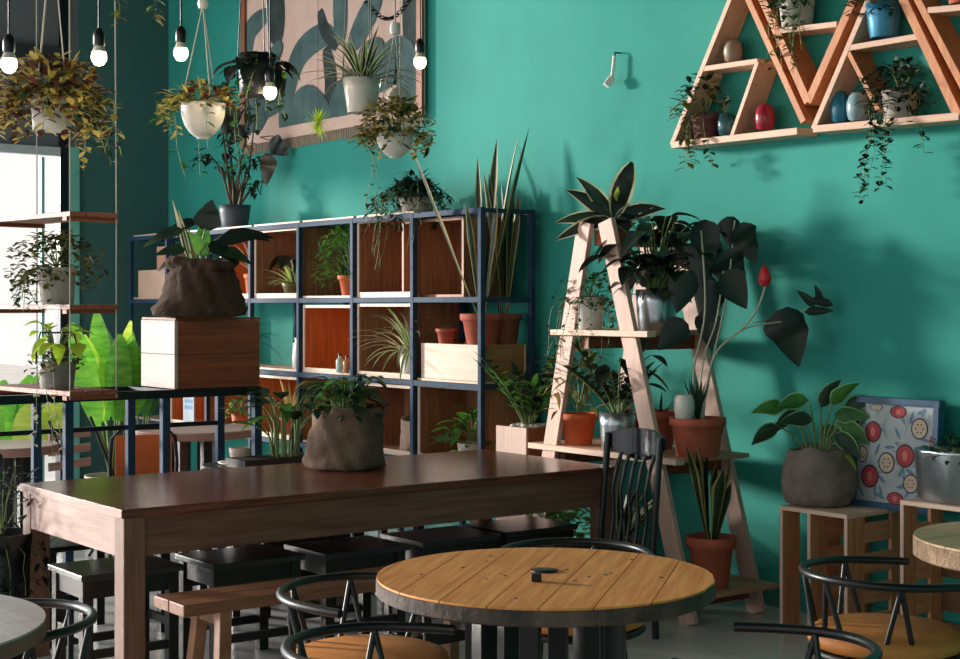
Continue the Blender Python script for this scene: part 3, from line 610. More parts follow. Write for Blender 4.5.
board((812,129),(958,116),.035,PL); board((812,129),(876,-22),.03,PL); board((892,-22),(957,116),.045,PO); board((846,48),(918,36),.028,PL); board((846,50),(877,110),.024,PO)
board((905,-22),(975,112),.035,PO); board((975,112),(1035,-22),.04,PO); board((926,10),(1015,2),.028,PL)
board((980,113),(1120,100),.035,PL)
def onw(px,py,dx=.075): return atX(px,py,XS+dx)
def mk(root,g,gs): z=pot(root,.075,.13,mat('plum_pot','#6a3a3a','#7c4a48',rough=.6),.8,1); bush(g,gs,(0,0,z+.02),130,.17,.2,.07,.035,(0,1),'oval',-.3); trail(g,gs,(0,0,z),6,.06,.28,.06,.035,(0,1),out=.04,a0=2.2,a1=4)
plant('trailing_plant','bushy plant spilling over the lower left corner of the triangular shelf','potted plant',onw(706,140),mk,[LD,LR])
def vase(label,px,py,r,h,m,loc=None,name='ceramic_vase'):
    o=thing(name,label,'vase',(0,0,0)); G().lathe([(r*.6,0),(r*.85,h*.08),(r,h*.4),(r*.98,h*.65),(r*.75,h*.9),(r*.55,h),(r*.48,h*.99),(r*.5,h*.9)],28).build('body',m,o); later(o,onw(px,py) if loc is None else loc); return o
vase('brownish stoneware vase on the upper left tier of triangular shelf',733,62,.05,.115,mat('stone_vase','#8a7464','#a08a78',rough=.4))
vase('small dark teal vase beside the bushy plant on triangular shelf',726,136,.045,.12,mat('teal_vase','#2f5a66','#3a6a76',rough=.25))
vase('crimson-red vase on the bottom of triangular shelf',765,130,.052,.13,mat('red_vase','#8a2034','#a83044',rough=.2))
vase('deep blue vase on the bottom of triangular shelf',840,123,.048,.15,mat('blue_vase','#206a80','#2a7c94',rough=.2))
vase('grey-blue rounded vase beside the deep blue vase',858,121,.055,.135,mat('greyblue_vase','#7c9aa0','#8eaab0',rough=.25))
def mk(root,g,gs): z=pot(root,.09,.14,mat('pale_planter','#b9b0a4','#ccc4b8',rough=.6),.85); bush(g,gs,(0,0,z),180,.16,.13,.05,.025,(0,1),'oval',-.4); trail(g,gs,(0,0,z),10,.07,.34,.05,.025,(0,1),out=.05,a0=1.9,a1=4.3)
plant('trailing_plant','plant in pale pot in the middle of triangular shelf, trailing over the V','potted plant',onw(797,27),mk,[LD,LM])
def mk(root,g,gs):
    z=pot(root,.09,.16,mat('blue_bucket','#2f7a9a','#4494b4',rough=.3,metal=.3),.72,name='bucket'); bush(g,gs,(0,0,z),110,.15,.13,.06,.03,(0,1),'oval',-.4)
plant('leafy_plant','leafy plant in glossy blue bucket on the upper tier of triangular shelf','potted plant',onw(884,38),mk,[LBK,LD])
def mk(root,g,gs): z=pot(root,.085,.13,CPOT,.85); bush(g,gs,(0,0,z),210,.18,.16,.05,.03,(0,1),'oval',-.5); trail(g,gs,(0,0,z),5,.08,.52,.045,.032,(0,1),out=.06,a0=2.3,a1=3.6,step=.018,dv=(.7,1)); trail(g,gs,(0,0,z),3,.08,.33,.045,.032,(0,1),out=.06,a0=3.9,a1=4.7,step=.018)
plant('trailing_plant','plant with long strands hanging far below the triangular shelf','potted plant',onw(900,119),mk,[LBK,LD])
def mk(root,g,gs): z=pot(root,.07,.12,TERRA,.8); bush(g,gs,(0,0,z),50,.1,.1,.05,.025)
plant('leafy_plant','small plant in terracotta pot cut off at the frame edge of triangular shelf','potted plant',onw(962,4),mk,[LBK,LD])
# wall hook with shell
r=thing('wall_hook','tiny white wall bracket hanging from a hook on the teal wall','wall hook',(0,0,0)); 
p=atX(619,53,XW-.01); q=atX(612,78,XW-.05); q2=atX(606,86,XW-.08)
G().tube([p+V((.01,0,0)),p-V((.03,0,0)),p-V((.035,0,.03))],.005,6).build('hook',DMET,r)
G().tube([p-V((.035,0,.02)),q],.01,8).build('arm',WPOT,r); G().beam(q,q2,.04,.04).build('tip',WPOT,r,.005)
# =================================================== TAPESTRY
XT=XW-.03
t=thing('wall_tapestry','large leaf-patterned fabric wall hanging with brown leather side strips','wall hanging',(XT,atX(330,140,XT).y,atX(330,140,XT).z))
yl=atX(243,140,XT).y; yr=atX(424,140,XT).y; zb_=atX(243,146,XT).z; zt=atX(330,-40,XT).z
CL=mat('tapestry_cloth','#dcb4a2','#e6c4b4',sc=4,rough=.95,bump=.5,bsc=200); TL1=mat('tapestry_leaf','#3f5555','#5b7470',sc=5,rough=.95); TL2=mat('tapestry_dark_leaf','#262e2e','#3c4a48',sc=6,rough=.95)
g=G(); g.box(XT,XT+.012,yr,yl,zb_,zt)
def blade(pts,w,m,off):
    P=[atX(200+a/4,b/4,XT) for a,b in pts]; Q=[]; k=len(P)
    D=[]
    n=8; S=[]
    for i in range(n*(k-1)+1):
        u=i/n; j=min(int(u),k-2); f=u-j; p0=P[max(j-1,0)];p1=P[j];p2=P[j+1];p3=P[min(j+2,k-1)]
        S.append(.5*((2*p1)+(p2-p0)*f+(2*p0-5*p1+4*p2-p3)*f*f+(3*p1-p0-3*p2+p3)*f**3))
    for i,p in enumerate(S):
        tt=i/(len(S)-1); d=(S[min(i+1,len(S)-1)]-S[max(i-1,0)]).normalized(); sd=V((0,-d.z,d.y)); ww=max(.01,math.sin(math.pi*min(.97,tt*.9+.08))**.5)*w/2*.0028*1.0
        Q.append((p+sd*ww,p-sd*ww))
    vs=[]; 
    for a_,b_ in Q:
        for p in (a_,b_): vs.append((XT-off,min(max(p.y,yr+.005),yl-.005),min(max(p.z,zb_+.09),zt)))
    g.add(vs,[(2*i,2*i+1,2*i+3,2*i+2) for i in range(len(Q)-1)],m)
for i,(pts,w,m) in enumerate([([(335,540),(345,400),(400,220),(500,140),(550,190)],80,1),([(480,40),(500,120),(550,190)],45,2),([(190,240),(205,120),(280,50)],70,1),([(300,-60),(310,180)],100,2),([(505,190),(525,330),(505,470)],60,2),([(560,-80),(565,180)],70,1),([(720,-30),(600,200)],80,1),([(840,-80),(850,260)],70,2),([(530,490),(590,380),(680,290)],110,1),([(690,330),(800,240),(870,400)],120,1),([(240,210),(235,400)],150,2),([(190,560),(250,400),(330,400)],130,1),([(345,520),(430,420),(530,500)],110,1),([(640,260),(740,190)],90,1),([(260,300),(330,170)],60,1)]):
    blade(pts,w,m,.0015+.0007*i)
g.build('cloth',[CL,TL1,TL2],t)
for y,lab in ((yl-.03,'left'),(yr+.03,'right')): G().box(XT-.022,XT-.012,y-.035,y+.035,zb_-.02,zt).build('leather_strip',mat('leather_strip','#8f5238','#a9674a',sc=8,rough=.6,bump=.2),t,.002)
g=G(); n=110
for i in range(n):
    y=yr+(yl-yr)*(i+.5)/n; g.tube([(XT+.004,y,zb_+.012),(XT+.0,y+R.uniform(-.003,.003),zb_-.03),(XT+.002,y+R.uniform(-.008,.008),zb_-.07-R.uniform(0,.02))],.0045,5)
g.build('fringe',mat('fringe','#c08c74','#d0a08a',rough=.95),t)['kind']='stuff'
G().tube([(XT-.02,yl+.05,zt),(XT-.02,yr-.05,zt)],.02,10).build('hanging_rod',BRNY,t)
# =================================================== HANGING PLANTS
def hang(label,px,py,D,r,h,potm,fol,mats,top=ZC,ns=3,ball=False,taper=.8,hook=None,name='hanging_plant',stem=STM,rope=ROPE):
    loc=atD(px,py,D); root=thing(name,label,'hanging plant',(0,0,0)); z=pot(root,r,h,potm,taper,ball=ball); g=G(); gs=G(); fol(g,gs,z); g.build('foliage',mats,root); gs.build('stems',stem,root)
    hz=(hook if hook else top)-loc.z
    for k in range(ns):
        a=k*6.283/ns+.4; G().tube([(r*math.cos(a),r*math.sin(a),h-.01),(0,0,hz)],.0028,5).build('rope',rope,root)
    if hook:
        G().tube([(0,0,hz),(0,0,top-loc.z)],.004,5).build('rope',rope,root); G().lathe([(.02,hz-.02),(.025,hz),(.02,hz+.03)],10).build('ring',WPOT,root)
    later(root,loc); return root
def f1(g,gs,z):
    bush(g,gs,(0,0,z),480,.22,.19,.065,.032,(0,0,1,2,3,3),'oval',-.5); trail(g,gs,(0,0,z),34,.09,.17,.06,.03,(0,0,1,3,3),out=.10,up=.06,step=.012,dv=(.2,1)); trail(g,gs,(0,0,z),6,.09,.32,.05,.028,(0,1),out=.15,up=.08,step=.016,a0=-1.5,a1=.6)
    straps(g,(0,0,z),40,.22,.016,0,85,1.2,(0,0,3),None,.2,.05)
hang('hanging white pot with gold and dark trailing leaves at upper left by window',52,131,6.4,.088,.15,WPOT,f1,[LY,LD,LR,LRD],hook=3.15,ns=4,taper=.9)
def f2(g,gs,z):
    bush(g,gs,(0,0,z),170,.17,.12,.06,.026,(0,0,1,3),'oval',.0); trail(g,gs,(0,0,z),5,.1,.1,.055,.026,(0,2,0),out=.09,up=.07,step=.012,a0=2,a1=4); trail(g,gs,(0,0,z),4,.1,.3,.06,.03,(2,1),out=.04,up=.04,step=.03); straps(g,(0,0,z),16,.16,.014,20,80,1.,(0,0,2))
hang('round white hanging bowl with sparse gold foliage between the pendant bulbs',203,139,6.8,.1,.16,WPOT,f2,[LY,LD,LM,LRD],hook=atD(203,4,6.8).z,ball=True)
def f3(g,gs,z): straps(g,(0,0,z),50,.27,.022,15,85,1.3,(0,1),2,.2,.03)
hang('spider plant in white tapered pot hanging in front of the tapestry',362,113,6.6,.085,.15,mat('shiny_white_pot','#c4bcb4','#d8d2ca',rough=.25),f3,[LM,LD,LC],ns=3,taper=.75,rope=mat('clear_cord','#5a5c58',rough=.6))
def f4(g,gs,z): bush(g,gs,(0,0,z+.01),420,.17,.15,.045,.024,(0,0,0,1,2,2),'oval',-.4); trail(g,gs,(0,0,z),16,.08,.07,.04,.024,(0,1,2),out=.07,step=.013); trail(g,gs,(0,0,z),2,.08,.38,.035,.015,(1,1),out=.03,a0=2.6,a1=3.2,step=.03,dv=(.9,1))
hang('white hanging bowl brimming with small orange-gold leaves below the spider plant',395,158,6.5,.08,.11,WPOT,f4,[LY,LD,LR],hook=atD(400,30,6.5).z,ball=True)
r=thing('hanging_disc','pale oval disc hanging among ropes behind the orange-gold plant','ornament',(0,0,0)); g=G(); g.lathe([(.002,-.012),(.05,-.01),(.068,0),(.05,.01),(.002,.012)],28); o=g.build('disc',WPOT,r); o.rotation_euler=(math.pi/2,0,-.2); G().tube([(0,0,.06),(0,0,2.2)],.002,5).build('cord',ROPE,r); later(r,atD(400,101,6.85))
p=atD(400,101,6.85)
# air plant
r=thing('air_plant','spiky yellow air plant dangling in front of the tapestry','hanging plant',(0,0,0)); g=G()
for i in range(60): g.leaf((0,0,0),rd(R.uniform(0,6.28),R.uniform(-1.3,1.4)),R.uniform(.05,.09),.009,.4,'strap',.3,0,seg=4)
g.build('foliage',[LL,LY],r); G().tube([(0,0,0),(0,0,ZC-atD(318,124,6.7).z)],.0012,4).build('cord',DMET,r); later(r,atD(318,124,6.7))
# dark hanging bell/plant in front of tapestry left
def f5(g,gs,z): trail(g,gs,(0,0,z),9,.08,.34,.06,.035,(0,1,1,2),out=.04,up=.03,step=.024); broad(g,gs,(0,0,z-.1),12,.1,.14,.14,.1,(0,),'heart',1.2)
hang('dark hanging basket of drooping leaves before the left side of the tapestry',257,96,6.9,.088,.19,BLACK,f5,[LBK,LD,LM],ns=3,rope=DMET,taper=.9)
# trailing sprigs near top
def sprig(label,px,top,bot,D,n,L=.05):
    r=thing('hanging_vine',label,'vine',(0,0,0)); g=G();gs=G(); P=atD(px,bot,D); h=atD(px,top,D).z-P.z; H=ZC-P.z
    gs.tube([(0,0,H)]+[(.01*math.sin(i*1.3),.01*math.cos(i),h*(1-i/8)) for i in range(9)],.0015,4)
    for i in range(n): a=R.uniform(0,6.28); g.leaf((0,0,h*R.random()),V((math.cos(a),math.sin(a),-.3)),L,L*.4,.6,'oval',.2,R.choice((0,1)),seg=3)
    g.build('leaves',[LR,LM],r); gs.build('stem',STB,r); later(r,P)
sprig('thin vine tip hanging at the top between the left two bulbs',119,-30,24,6.2,14); sprig('thin curled vine tip hanging at the top left of the right-hand bulb',155,-30,20,6.2,14)
# chain
r=thing('metal_chain','dark metal chain swagged across the top of the tapestry','chain',(0,0,0)); g=G()
A=atD(366,2,7.6);B=atD(412,-4,7.6); n=26
for i in range(n):
    tt=i/n; c=A.lerp(B,tt)+V((0,0,-.10*math.sin(math.pi*tt))); ax=(B-A).normalized(); up=V((0,0,1)) if i%2 else FW
    g.tube([c+ax*.013*math.cos(k*.785)+up*.008*math.sin(k*.785) for k in range(9)],.003,5,cap=False)
for tt,P in ((0,A),(1,B)): g.tube([P,V((P.x,P.y,ZC))],.003,5)
o=g.build('links',DMET,r)
# bulbs
def bulb(label,px,py,D,m0=None):
    P=atD(px,py,D); r=thing('pendant_bulb',label,'light bulb',(0,0,0),group='bare pendant bulbs on black cords')
    G().lathe([(.002,-.035),(.018,-.03),(.03,-.012),(.031,.004),(.027,.02)],24).build('bulb',emit('bulb_glow','#ffe9c8',4),r)
    G().lathe([(.027,.02),(.022,.034),(.017,.045)],24).build('bulb_neck',mat('bulb_neck','#cfc8bc',rough=.3),r)
    G().lathe([(.02,.042),(.023,.05),(.023,.085),(.018,.1),(.008,.112)],20).build('socket',BLACK,r)
    G().tube([(0,0,.1),(0,0,ZC-P.z)],.004,6).build('cord',BLACK,r); later(r,P)
    l=bpy.data.lights.new('bulb_light','POINT'); l.energy=2.5; l.color=(1,.8,.55); l.shadow_soft_size=.04; lo=bpy.data.objects.new('bulb_light',l); C.objects.link(lo); lo.location=P-V((0,0,.06))
for l,px,py,D in (('glowing bulb at the far left in front of the grey panel',9,64,5.6),('glowing bulb beside the gold hanging pot by the dark wall',99,57,5.9),('glowing bulb left of the round white hanging bowl',181,53,6.3),('glowing bulb at the right edge of the tapestry',420,62,7.2),('glowing bulb among dark leaves before the tapestry',270,92,6.75)): bulb(l,px,py,D)
# hanging swing shelf (three tiers)
t=thing('hanging_shelf','three-tier wooden shelf hanging on ropes in front of the window','shelf',(0,0,0))
LX=.75
for z in (1.957,1.552,1.175):
    for k in range(3): G().box(-LX,0,k*.08,k*.08+.075,z-.022,z).build('board',mat('swing_wood','#7a4030','#9a5c44',stretch=(.6,9,9),rough=.5,bump=.2),t,.002)
    for x in (-.03,-.7): G().box(x-.018,x+.018,-.01,.245,z-.04,z-.022).build('batten',BRNY,t)
for x in (-.008,-.735):
    for y in (.004,.231): G().tube([(x,y,1.14),(x,y,2.0),(x*.97-.01,y*.95,ZC)],.0032,6).build('rope',ROPE,t)
later(t,atDz(70,6.5,0),math.atan2(-.6050,.7962)-.80)
def sw(px,D,z): return atDz(px,D,z)
def mk(root,g,gs): z=pot(root,.082,.165,CPOT,.88,1); bush(g,gs,(0,0,z+.02),420,.21,.17,.042,.026,(0,0,1),'oval',-.6); trail(g,gs,(0,0,z),14,.08,.17,.04,.026,(0,0,1),out=.08,a0=1.5,a1=4.2)
plant('trailing_plant','small-leaved bushy plant in grey pot on the middle tier of the hanging shelf','potted plant',sw(57,6.72,1.553),mk,[LD,LR])
def mk(root,g,gs):
    z=pot(root,.085,.12,mat('zinc_bucket','#7c7470','#938a86',sc=9,rough=.6,metal=.3),.85,name='bucket')
    G().tube([RT*.095*math.cos(a)*1.0+V((0,0,.11+.14*min(1,math.sin(a)*1.6))) for a in [i*math.pi/14 for i in range(15)]],.004,6).build('handle',DMET,root)
    bush(g,gs,(0,0,z),110,.13,.09,.035,.02,(0,1),'oval',-.4); broad(g,gs,(0,0,z),16,.2,.14,.11,.08,(2,),'heart',.8); trail(g,gs,(0,0,z),3,.08,.4,.035,.018,(3,),out=.02,a0=3.6,a1=4.4,dv=(.8,1))
plant('leafy_plant','lime and reddish plants in grey handled bucket on the lowest hanging tier','potted plant',sw(57,6.72,1.176),mk,[LD,LRD,LL,LC])
# =================================================== BACKGROUND LEFT
BN1=mat('banana_leaf_green','#4f9a30','#8fcc4a',sc=3,rough=.4,trans=.4,stretch=(2,2,9)); BN2=mat('banana_leaf_lime','#a8cc3a','#d6e06a',sc=3,rough=.4,trans=.4,stretch=(2,2,9))
def hull(name,label,px,D,n,L,W,mats,e0,e1,droop,H0=.35,cat='plant',m=(0,1)):
    root=thing(name,label,cat,(0,0,0)); pot(root,.19,H0,CPOT,.8); g=G();gs=G()
    for i in range(n):
        a=i*2.399+.5; e=math.radians(R.uniform(e0,e1)); d=rd(a,e); b=V((0,0,H0*.85)); q=b+d*L*.55
        gs.tube([b,b.lerp(q,.5)+V((0,0,.03)),q],[.014,.011,.008],6)
        g.leaf(q,d+V((0,0,.1)),L*R.uniform(.7,1),W*R.uniform(.8,1.1),droop,'oval',.25,R.choice(m),seg=8,side=RT if R.random()<.7 else None)
    g.build('foliage',mats,root); gs.build('stems',STM,root); later(root,atDz(px,D,0)); return root
hull('banana_plant','large banana plant with bright green and yellow paddle leaves behind the bar frame',112,10.6,12,.80,.20,[BN1,BN2,LY],62,86,.35,m=(0,0,1,0,2))
hull('banana_plant','low bright lime broad-leaved plant near the window at far left',8,9.6,10,.62,.17,[BN1,BN2],55,82,.6)
hull('banana_plant','green paddle-leaved plant just left of the lit-painted planter box end',140,11.2,8,.78,.16,[LM,BN1],66,86,.35)
# tables in the back
def spool(label,loc,r,H,mt,me,core,th=.05,legs=False,group=None):
    t=thing('round_table',label,'table',(0,0,0),0,group)
    G().lathe([(.002,H-th),(r-.01,H-th),(r,H-th+.006),(r,H-.006),(r-.01,H)],72,smooth=False,m=0).build('rim',me,t)
    g=G(); 
    k=0; w=.14; y=-r
    while y<r:
        y1=min(y+w,r); pts=[]; 
        xs=lambda yy: math.sqrt(max(0,(r-.003)**2-yy*yy))
        ys=[y+.0015+(y1-y-.003)*i/8 for i in range(9)]
        pts=[(xs(v),v,H-.006) for v in ys]+[(-xs(v),v,H-.006) for v in ys[::-1]]
        g.poly(pts,(0,0,1),.008); y=y1
    g.build('top_planks',mt,t)
    G().lathe([(.002,.03),(r*.28,.03)],20).build('core_base',BLACK,t) if False else None
    for k in range(core): 
        a=k*6.283/core; G().box(-.03,.03,-.012,.012,0,1).v
        g=G(); rr=r*.42; p=V((rr*math.cos(a),rr*math.sin(a),.0)); q=V((rr*math.cos(a),rr*math.sin(a),H-th)); g.beam(p,q,.055 if not legs else .03,.055 if not legs else .03,(-math.sin(a),math.cos(a),0)); g.build('leg',BLACK,t,.002)
    g=G(); g.tube([(r*.42*math.cos(a*.3142),r*.42*math.sin(a*.3142),.1) for a in range(21)],.012,8,cap=False); g.build('foot_ring',BLACK,t)
    later(t,loc); return t
PK=wood('pinkish_pale_wood','#c4a498','#d6bab0','x',rough=.4)
spool('pale-topped round table behind the bar frame, left of the rack',atDz(194,9.6,0),.40,.76,PK,mat('pale_rim','#a8786a','#b98a7a',rough=.6),8,.05)
spool('pale round table at the far left edge behind the bar frame',atDz(5,8.7,0),.30,.74,PK,mat('pale_rim','#a8786a'),6,.05)
spool('pink-topped round table farthest back by the window',atDz(15,11.3,0),.42,.78,PK,mat('pale_rim','#a8786a'),6,.05)
def mk(root,g,gs): z=pot(root,.06,.09,mat('pink_white_pot','#c8aa9c','#d6bcb0',rough=.6),.75); G().lathe([(.07,.0),(.11,.006),(.12,.015),(.1,.012)],24).build('saucer',WPOT,root)
r=plant('small_flower_pot','small pinkish pot on a saucer behind the right end of bar frame','flower pot',atDz(240,8.0,.70),mk,[LM])
# low side table under it
t=thing('side_table','small dark side table holding the pinkish pot','table',(0,0,0)); G().lathe([(.002,.675),(.2,.675),(.205,.687),(.2,.70)],32).build('tabletop',BLKW,t)
G().tube([(0,0,.02),(0,0,.675)],.025,12).build('leg',BLACK,t); G().lathe([(.16,0),(.16,.015),(.03,.03)],24).build('base',BLACK,t); later(t,atDz(240,8.0,0))
t=thing('orange_back_chair','chair with bright orange back panel in black loop frame behind the bar frame','chair',(0,0,0))
G().box(-.2,.2,-.2,.2,.43,.46).build('seat',BLACK,t,.01); G().box(-.17,.17,.18,.2,.46,.76).build('back_panel',mat('orange_panel','#d8642c','#e0743a',rough=.5),t,.004)
G().tube([(-.2,.2,0),(-.2,.2,.6),(-.19,.2,.74),(-.13,.2,.80),(.13,.2,.80),(.19,.2,.74),(.2,.2,.6),(.2,.2,0)],.012,8).build('back_frame',BLACK,t)
for x in (-.18,.18): G().tube([(x,-.18,.43),(x,-.2,0)],.012,8).build('leg',BLACK,t)
later(t,atDz(148,8.95,0),-.3)
t=thing('slatted_chair','pale slatted chair with dark frame beside the banana plant','chair',(0,0,0))
for k in range(6): G().box(-.19,.19,-.2+k*.067,-.145+k*.067,.44,.455).build('seat_slat',PK,t)
for k in range(3): G().box(-.19,.19,.205,.217,.56+k*.09,.61+k*.09).build('back_slat',PK,t)
for x in (-.19,.19):
    G().tube([(x,-.2,0),(x,.0,.44),(x,.21,.86)],.01,8).build('side_frame',BLACK,t); G().tube([(x,.22,0),(x,.0,.3),(x,-.19,.44)],.01,8).build('leg',BLACK,t)
later(t,atDz(98,9.0,0),.5)
# =================================================== HOOP CHAIRS
def hoopchair(label):
    s=thing('hoop_back_chair',label,'chair',(0,0,0),0,'black metal hoop chairs with tan cushions')
    g=G(); g.lathe([(.002,.43),(.22,.43),(.243,.44),(.252,.462),(.244,.485),(.21,.498),(.002,.503)],40); g.build('cushion',TAN,s)
    g=G(); g.lathe([(.002,.408),(.24,.408),(.25,.418),(.24,.43)],40); g.build('seat_frame',BLACK,s)
    pts=[]
    for i in range(33):
        a=math.radians(62+ (298-62)*i/32); q=abs(i-16)/16; pts.append((.265*math.cos(a)+(.05 if q>.8 else 0)*(q-.8)*5,.265*math.sin(a),.665+.012*math.cos(q*1.5)-.0))
    g=G(); g.tube(pts,.0135,10); g.build('backrest',BLACK,s)
    for a0 in (100,155,205,260):
        for da in (-9,9):
            a=math.radians(a0); b=math.radians(a0+da*1.6); G().tube([(.262*math.cos(a),.262*math.sin(a),.665),(.222*math.cos(b),.222*math.sin(b),.415)],.009,8).build('strut',BLACK,s)
    for a0 in (45,135,225,315):
        a=math.radians(a0); G().tube([(.2*math.cos(a),.2*math.sin(a),.41),(.25*math.cos(a),.25*math.sin(a),0)],.011,8).build('leg',BLACK,s)
    g=G(); g.tube([(.225*math.cos(i*.3142),.225*math.sin(i*.3142),.2) for i in range(21)],.007,6,cap=False); g.build('leg_ring',BLACK,s)
    return s
RTa=math.atan2(RT.y,RT.x); FWa=math.atan2(FW.y,FW.x)
h0=hoopchair('hoop chair left of the round plank table, in front of the bench'); later(h0,atDz(368,4.58,0),RTa-.84)
for l,px,D,rz in (('hoop chair nearest the camera at lower left of the round plank table',390,3.84,RTa+.05),('hoop chair behind the round plank table with cushion showing below it',575,5.28,FWa+math.pi+.1),
  ('hoop chair at the right in front of the wooden crates',885,4.92,RTa+.1),('hoop chair cut off at the bottom right corner',770,3.83,RTa+2.65),('hoop chair tucked to the near left table in the bottom left corner',-6,4.15,RTa+math.pi+.5)):
    dup(h0,atDz(px,D,0),rz,l)
# dark spindle chair
t=thing('spindle_chair','black spindle-back chair between the round plank table and ladder shelf','chair',(0,0,0))
G().box(-.2,.2,-.2,.2,.43,.455).build('seat',BLACK,t,.01)
for y in (-.19,.19):
    G().tube([(-.17,y,0),(-.19,y,.44)],.018,8).build('leg',BLACK,t); G().tube([(.21,y,0),(.19,y,.45),(.24,y,1.0)],.017,8).build('leg',BLACK,t)
g=G(); n=14; vs=[]
for i in range(n+1):
    u=i/n; y=-.215+.43*u; xx=.235+.05*math.sin(math.pi*u); zt_=1.0+.035*math.sin(math.pi*u); zb2=.945-.075*math.sin(math.pi*u)
    vs+=[(xx,y,zb2),(xx,y,zt_),(xx+.022,y,zt_),(xx+.022,y,zb2)]
g.add(vs,[(4*i+k,4*i+(k+1)%4,4*i+4+(k+1)%4,4*i+4+k) for i in range(n) for k in range(4)]+[(0,1,2,3),(4*n+3,4*n+2,4*n+1,4*n)]); g.build('top_rail',mat('glossy_black','#14171c','#1c2026',rough=.2),t)
for k in range(5):
    y=-.12+k*.06; G().tube([(.19,y,.45),(.225,y+.01,.58),(.20,y-.006,.72),(.245,y+.006,.84),(.265,y,.9)],.0105,8).build('spindle',mat('glossy_black','#14171c'),t)
later(t,atDz(596,6.98,0),.0); t.scale=(1,.95,.93)
# main round table

MT=spool('round plank table with dark rough rim in the foreground',atDz(545,4.44,0),.50,.75,SPO,SPE,8,.05); MT.rotation_euler[2]=RTa+1.33; MR=Matrix.Rotation(-RTa-1.33,3,'Z')
g=G(); g.lathe([(.002,0),(.043,0),(.04,.004),(.002,.004)],28,tuple(MT.location+V((0,0,.7525)))+()) ; 
o=g.build('centre_hole_disc',BLACK,None); rebase(o,MT.location); o.parent=MT; o.location=MR@(RT*.0+FW*.06)  # black disc stands in for the dark of an open hole
o2=G().box(-.015,.015,-.012,.012,.7525,.775).build('bolt',BLACK,None,.003); o2.parent=MT; o2.location=MR@(RT*-.03-FW*.11); o2.rotation_euler=(0,0,-1.33)
g=G()
for i in range(16):
    a=R.uniform(0,6.28);q=R.uniform(.1,.45); g.lathe([(.002,0),(.004+.005*R.random(),0),(.003,.0012),(.002,.0012)],8,(q*math.cos(a),q*math.sin(a),.7522))
o=g.build('knots',BLKW,None); o.parent=MT; o['kind']='stuff'
spool('near round table with pale planks at the bottom left corner',atDz(-163,3.72,0),.5,.75,mat('bleached_plank','#b3a4a0','#cbbdb8',stretch=(9,.6,9),rough=.35,bump=.2),mat('dark_pink_rim','#6a4c42','#866258',rough=.6),8,.045)
spool('rough-edged round wooden table at the right frame edge',atDz(1050,5.12,0),.45,.75,wood('log_top','#b0906a','#c9ab84','x'),mat('bark_rim','#7a6250','#b09478',sc=20,rough=.9,bump=.8),8,.07)
# wire chair / dark plant at left
def mk(root,g,gs): z=pot(root,.14,.55,BLACK,.7); bush(g,gs,(0,0,z+.05),240,.2,.34,.07,.02,(0,0,1),'spear',-.9); trail(g,gs,(0,0,z),14,.12,.4,.06,.02,(0,),out=.06)
plant('dark_bush','dark wiry plant in black pot left of the long table','potted plant',atDz(2,6.6,0),mk,[LBK,LD])
# =================================================== CRATES RIGHT
t=thing('wooden_crate','upright pale slatted crate under the felt-wrapped pot','crate',(5.64,4.6,0))
x0,x1,ya,yb,zt_=5.435,5.86,4.40,4.80,.60
for y,full in ((yb-.018,0),(4.615,1),(ya,1)):
    G().box(x0,x0+.12,y,y+.018,0,zt_-.02).build('upright_board',CRT,t,.002); G().box(x1-.11,x1,y,y+.018,0,zt_-.02).build('upright_board',CRT,t,.002)
    G().box(x0-.004,x0,y,y+.018,0,zt_-.02).build('front_edge',PINEZ,t)
    if full:
        for k in range(4): G().box(x0+.12,x1-.11,y+.004,y+.016,.04+k*.14,.04+k*.14+.09).build('slat',wood('crate_slat','#c28258','#dba682','x'),t)
G().box(x0-.005,x0+.16,ya,yb,zt_-.02,zt_).build('top_board',PINEY,t,.002); G().box(x0+.17,x0+.3,ya,yb,zt_-.02,zt_).build('top_board',PINEY,t,.002); G().box(x0+.31,x1,ya,yb,zt_-.02,zt_).build('top_board',PINEY,t,.002)
t=thing('wooden_crate','second pale crate at the right frame edge under the silver planter','crate',(5.6,3.8,0))
x0,x1,ya,yb,zt_=5.42,5.70,3.3,4.10,.70
for y in (yb-.018,ya):
    G().box(x0,x0+.09,y,y+.018,0,zt_-.02).build('upright_board',CRT,t,.002); G().box(x1-.09,x1,y,y+.018,0,zt_-.02).build('upright_board',CRT,t,.002)
    G().box(x0-.004,x0,y,y+.018,0,zt_-.02).build('front_edge',PINEZ,t)
    for k in range(4): G().box(x0+.09,x1-.09,y+.004,y+.016,.04+k*.15,.04+k*.15+.1).build('slat',wood('crate_slat','#c28258','#dba682','x'),t)
for k in range(2): G().box(x0-.005+k*.145,x0+.135+k*.145,ya,yb,zt_-.02,zt_).build('top_board',PINEY,t,.002)
for k in range(4): G().box(x1-.016,x1-.004,ya+.02,yb-.02,.04+k*.15,.14+k*.15).build('back_slat',mat('crate_dark','#6a4630','#86603f',rough=.7),t)
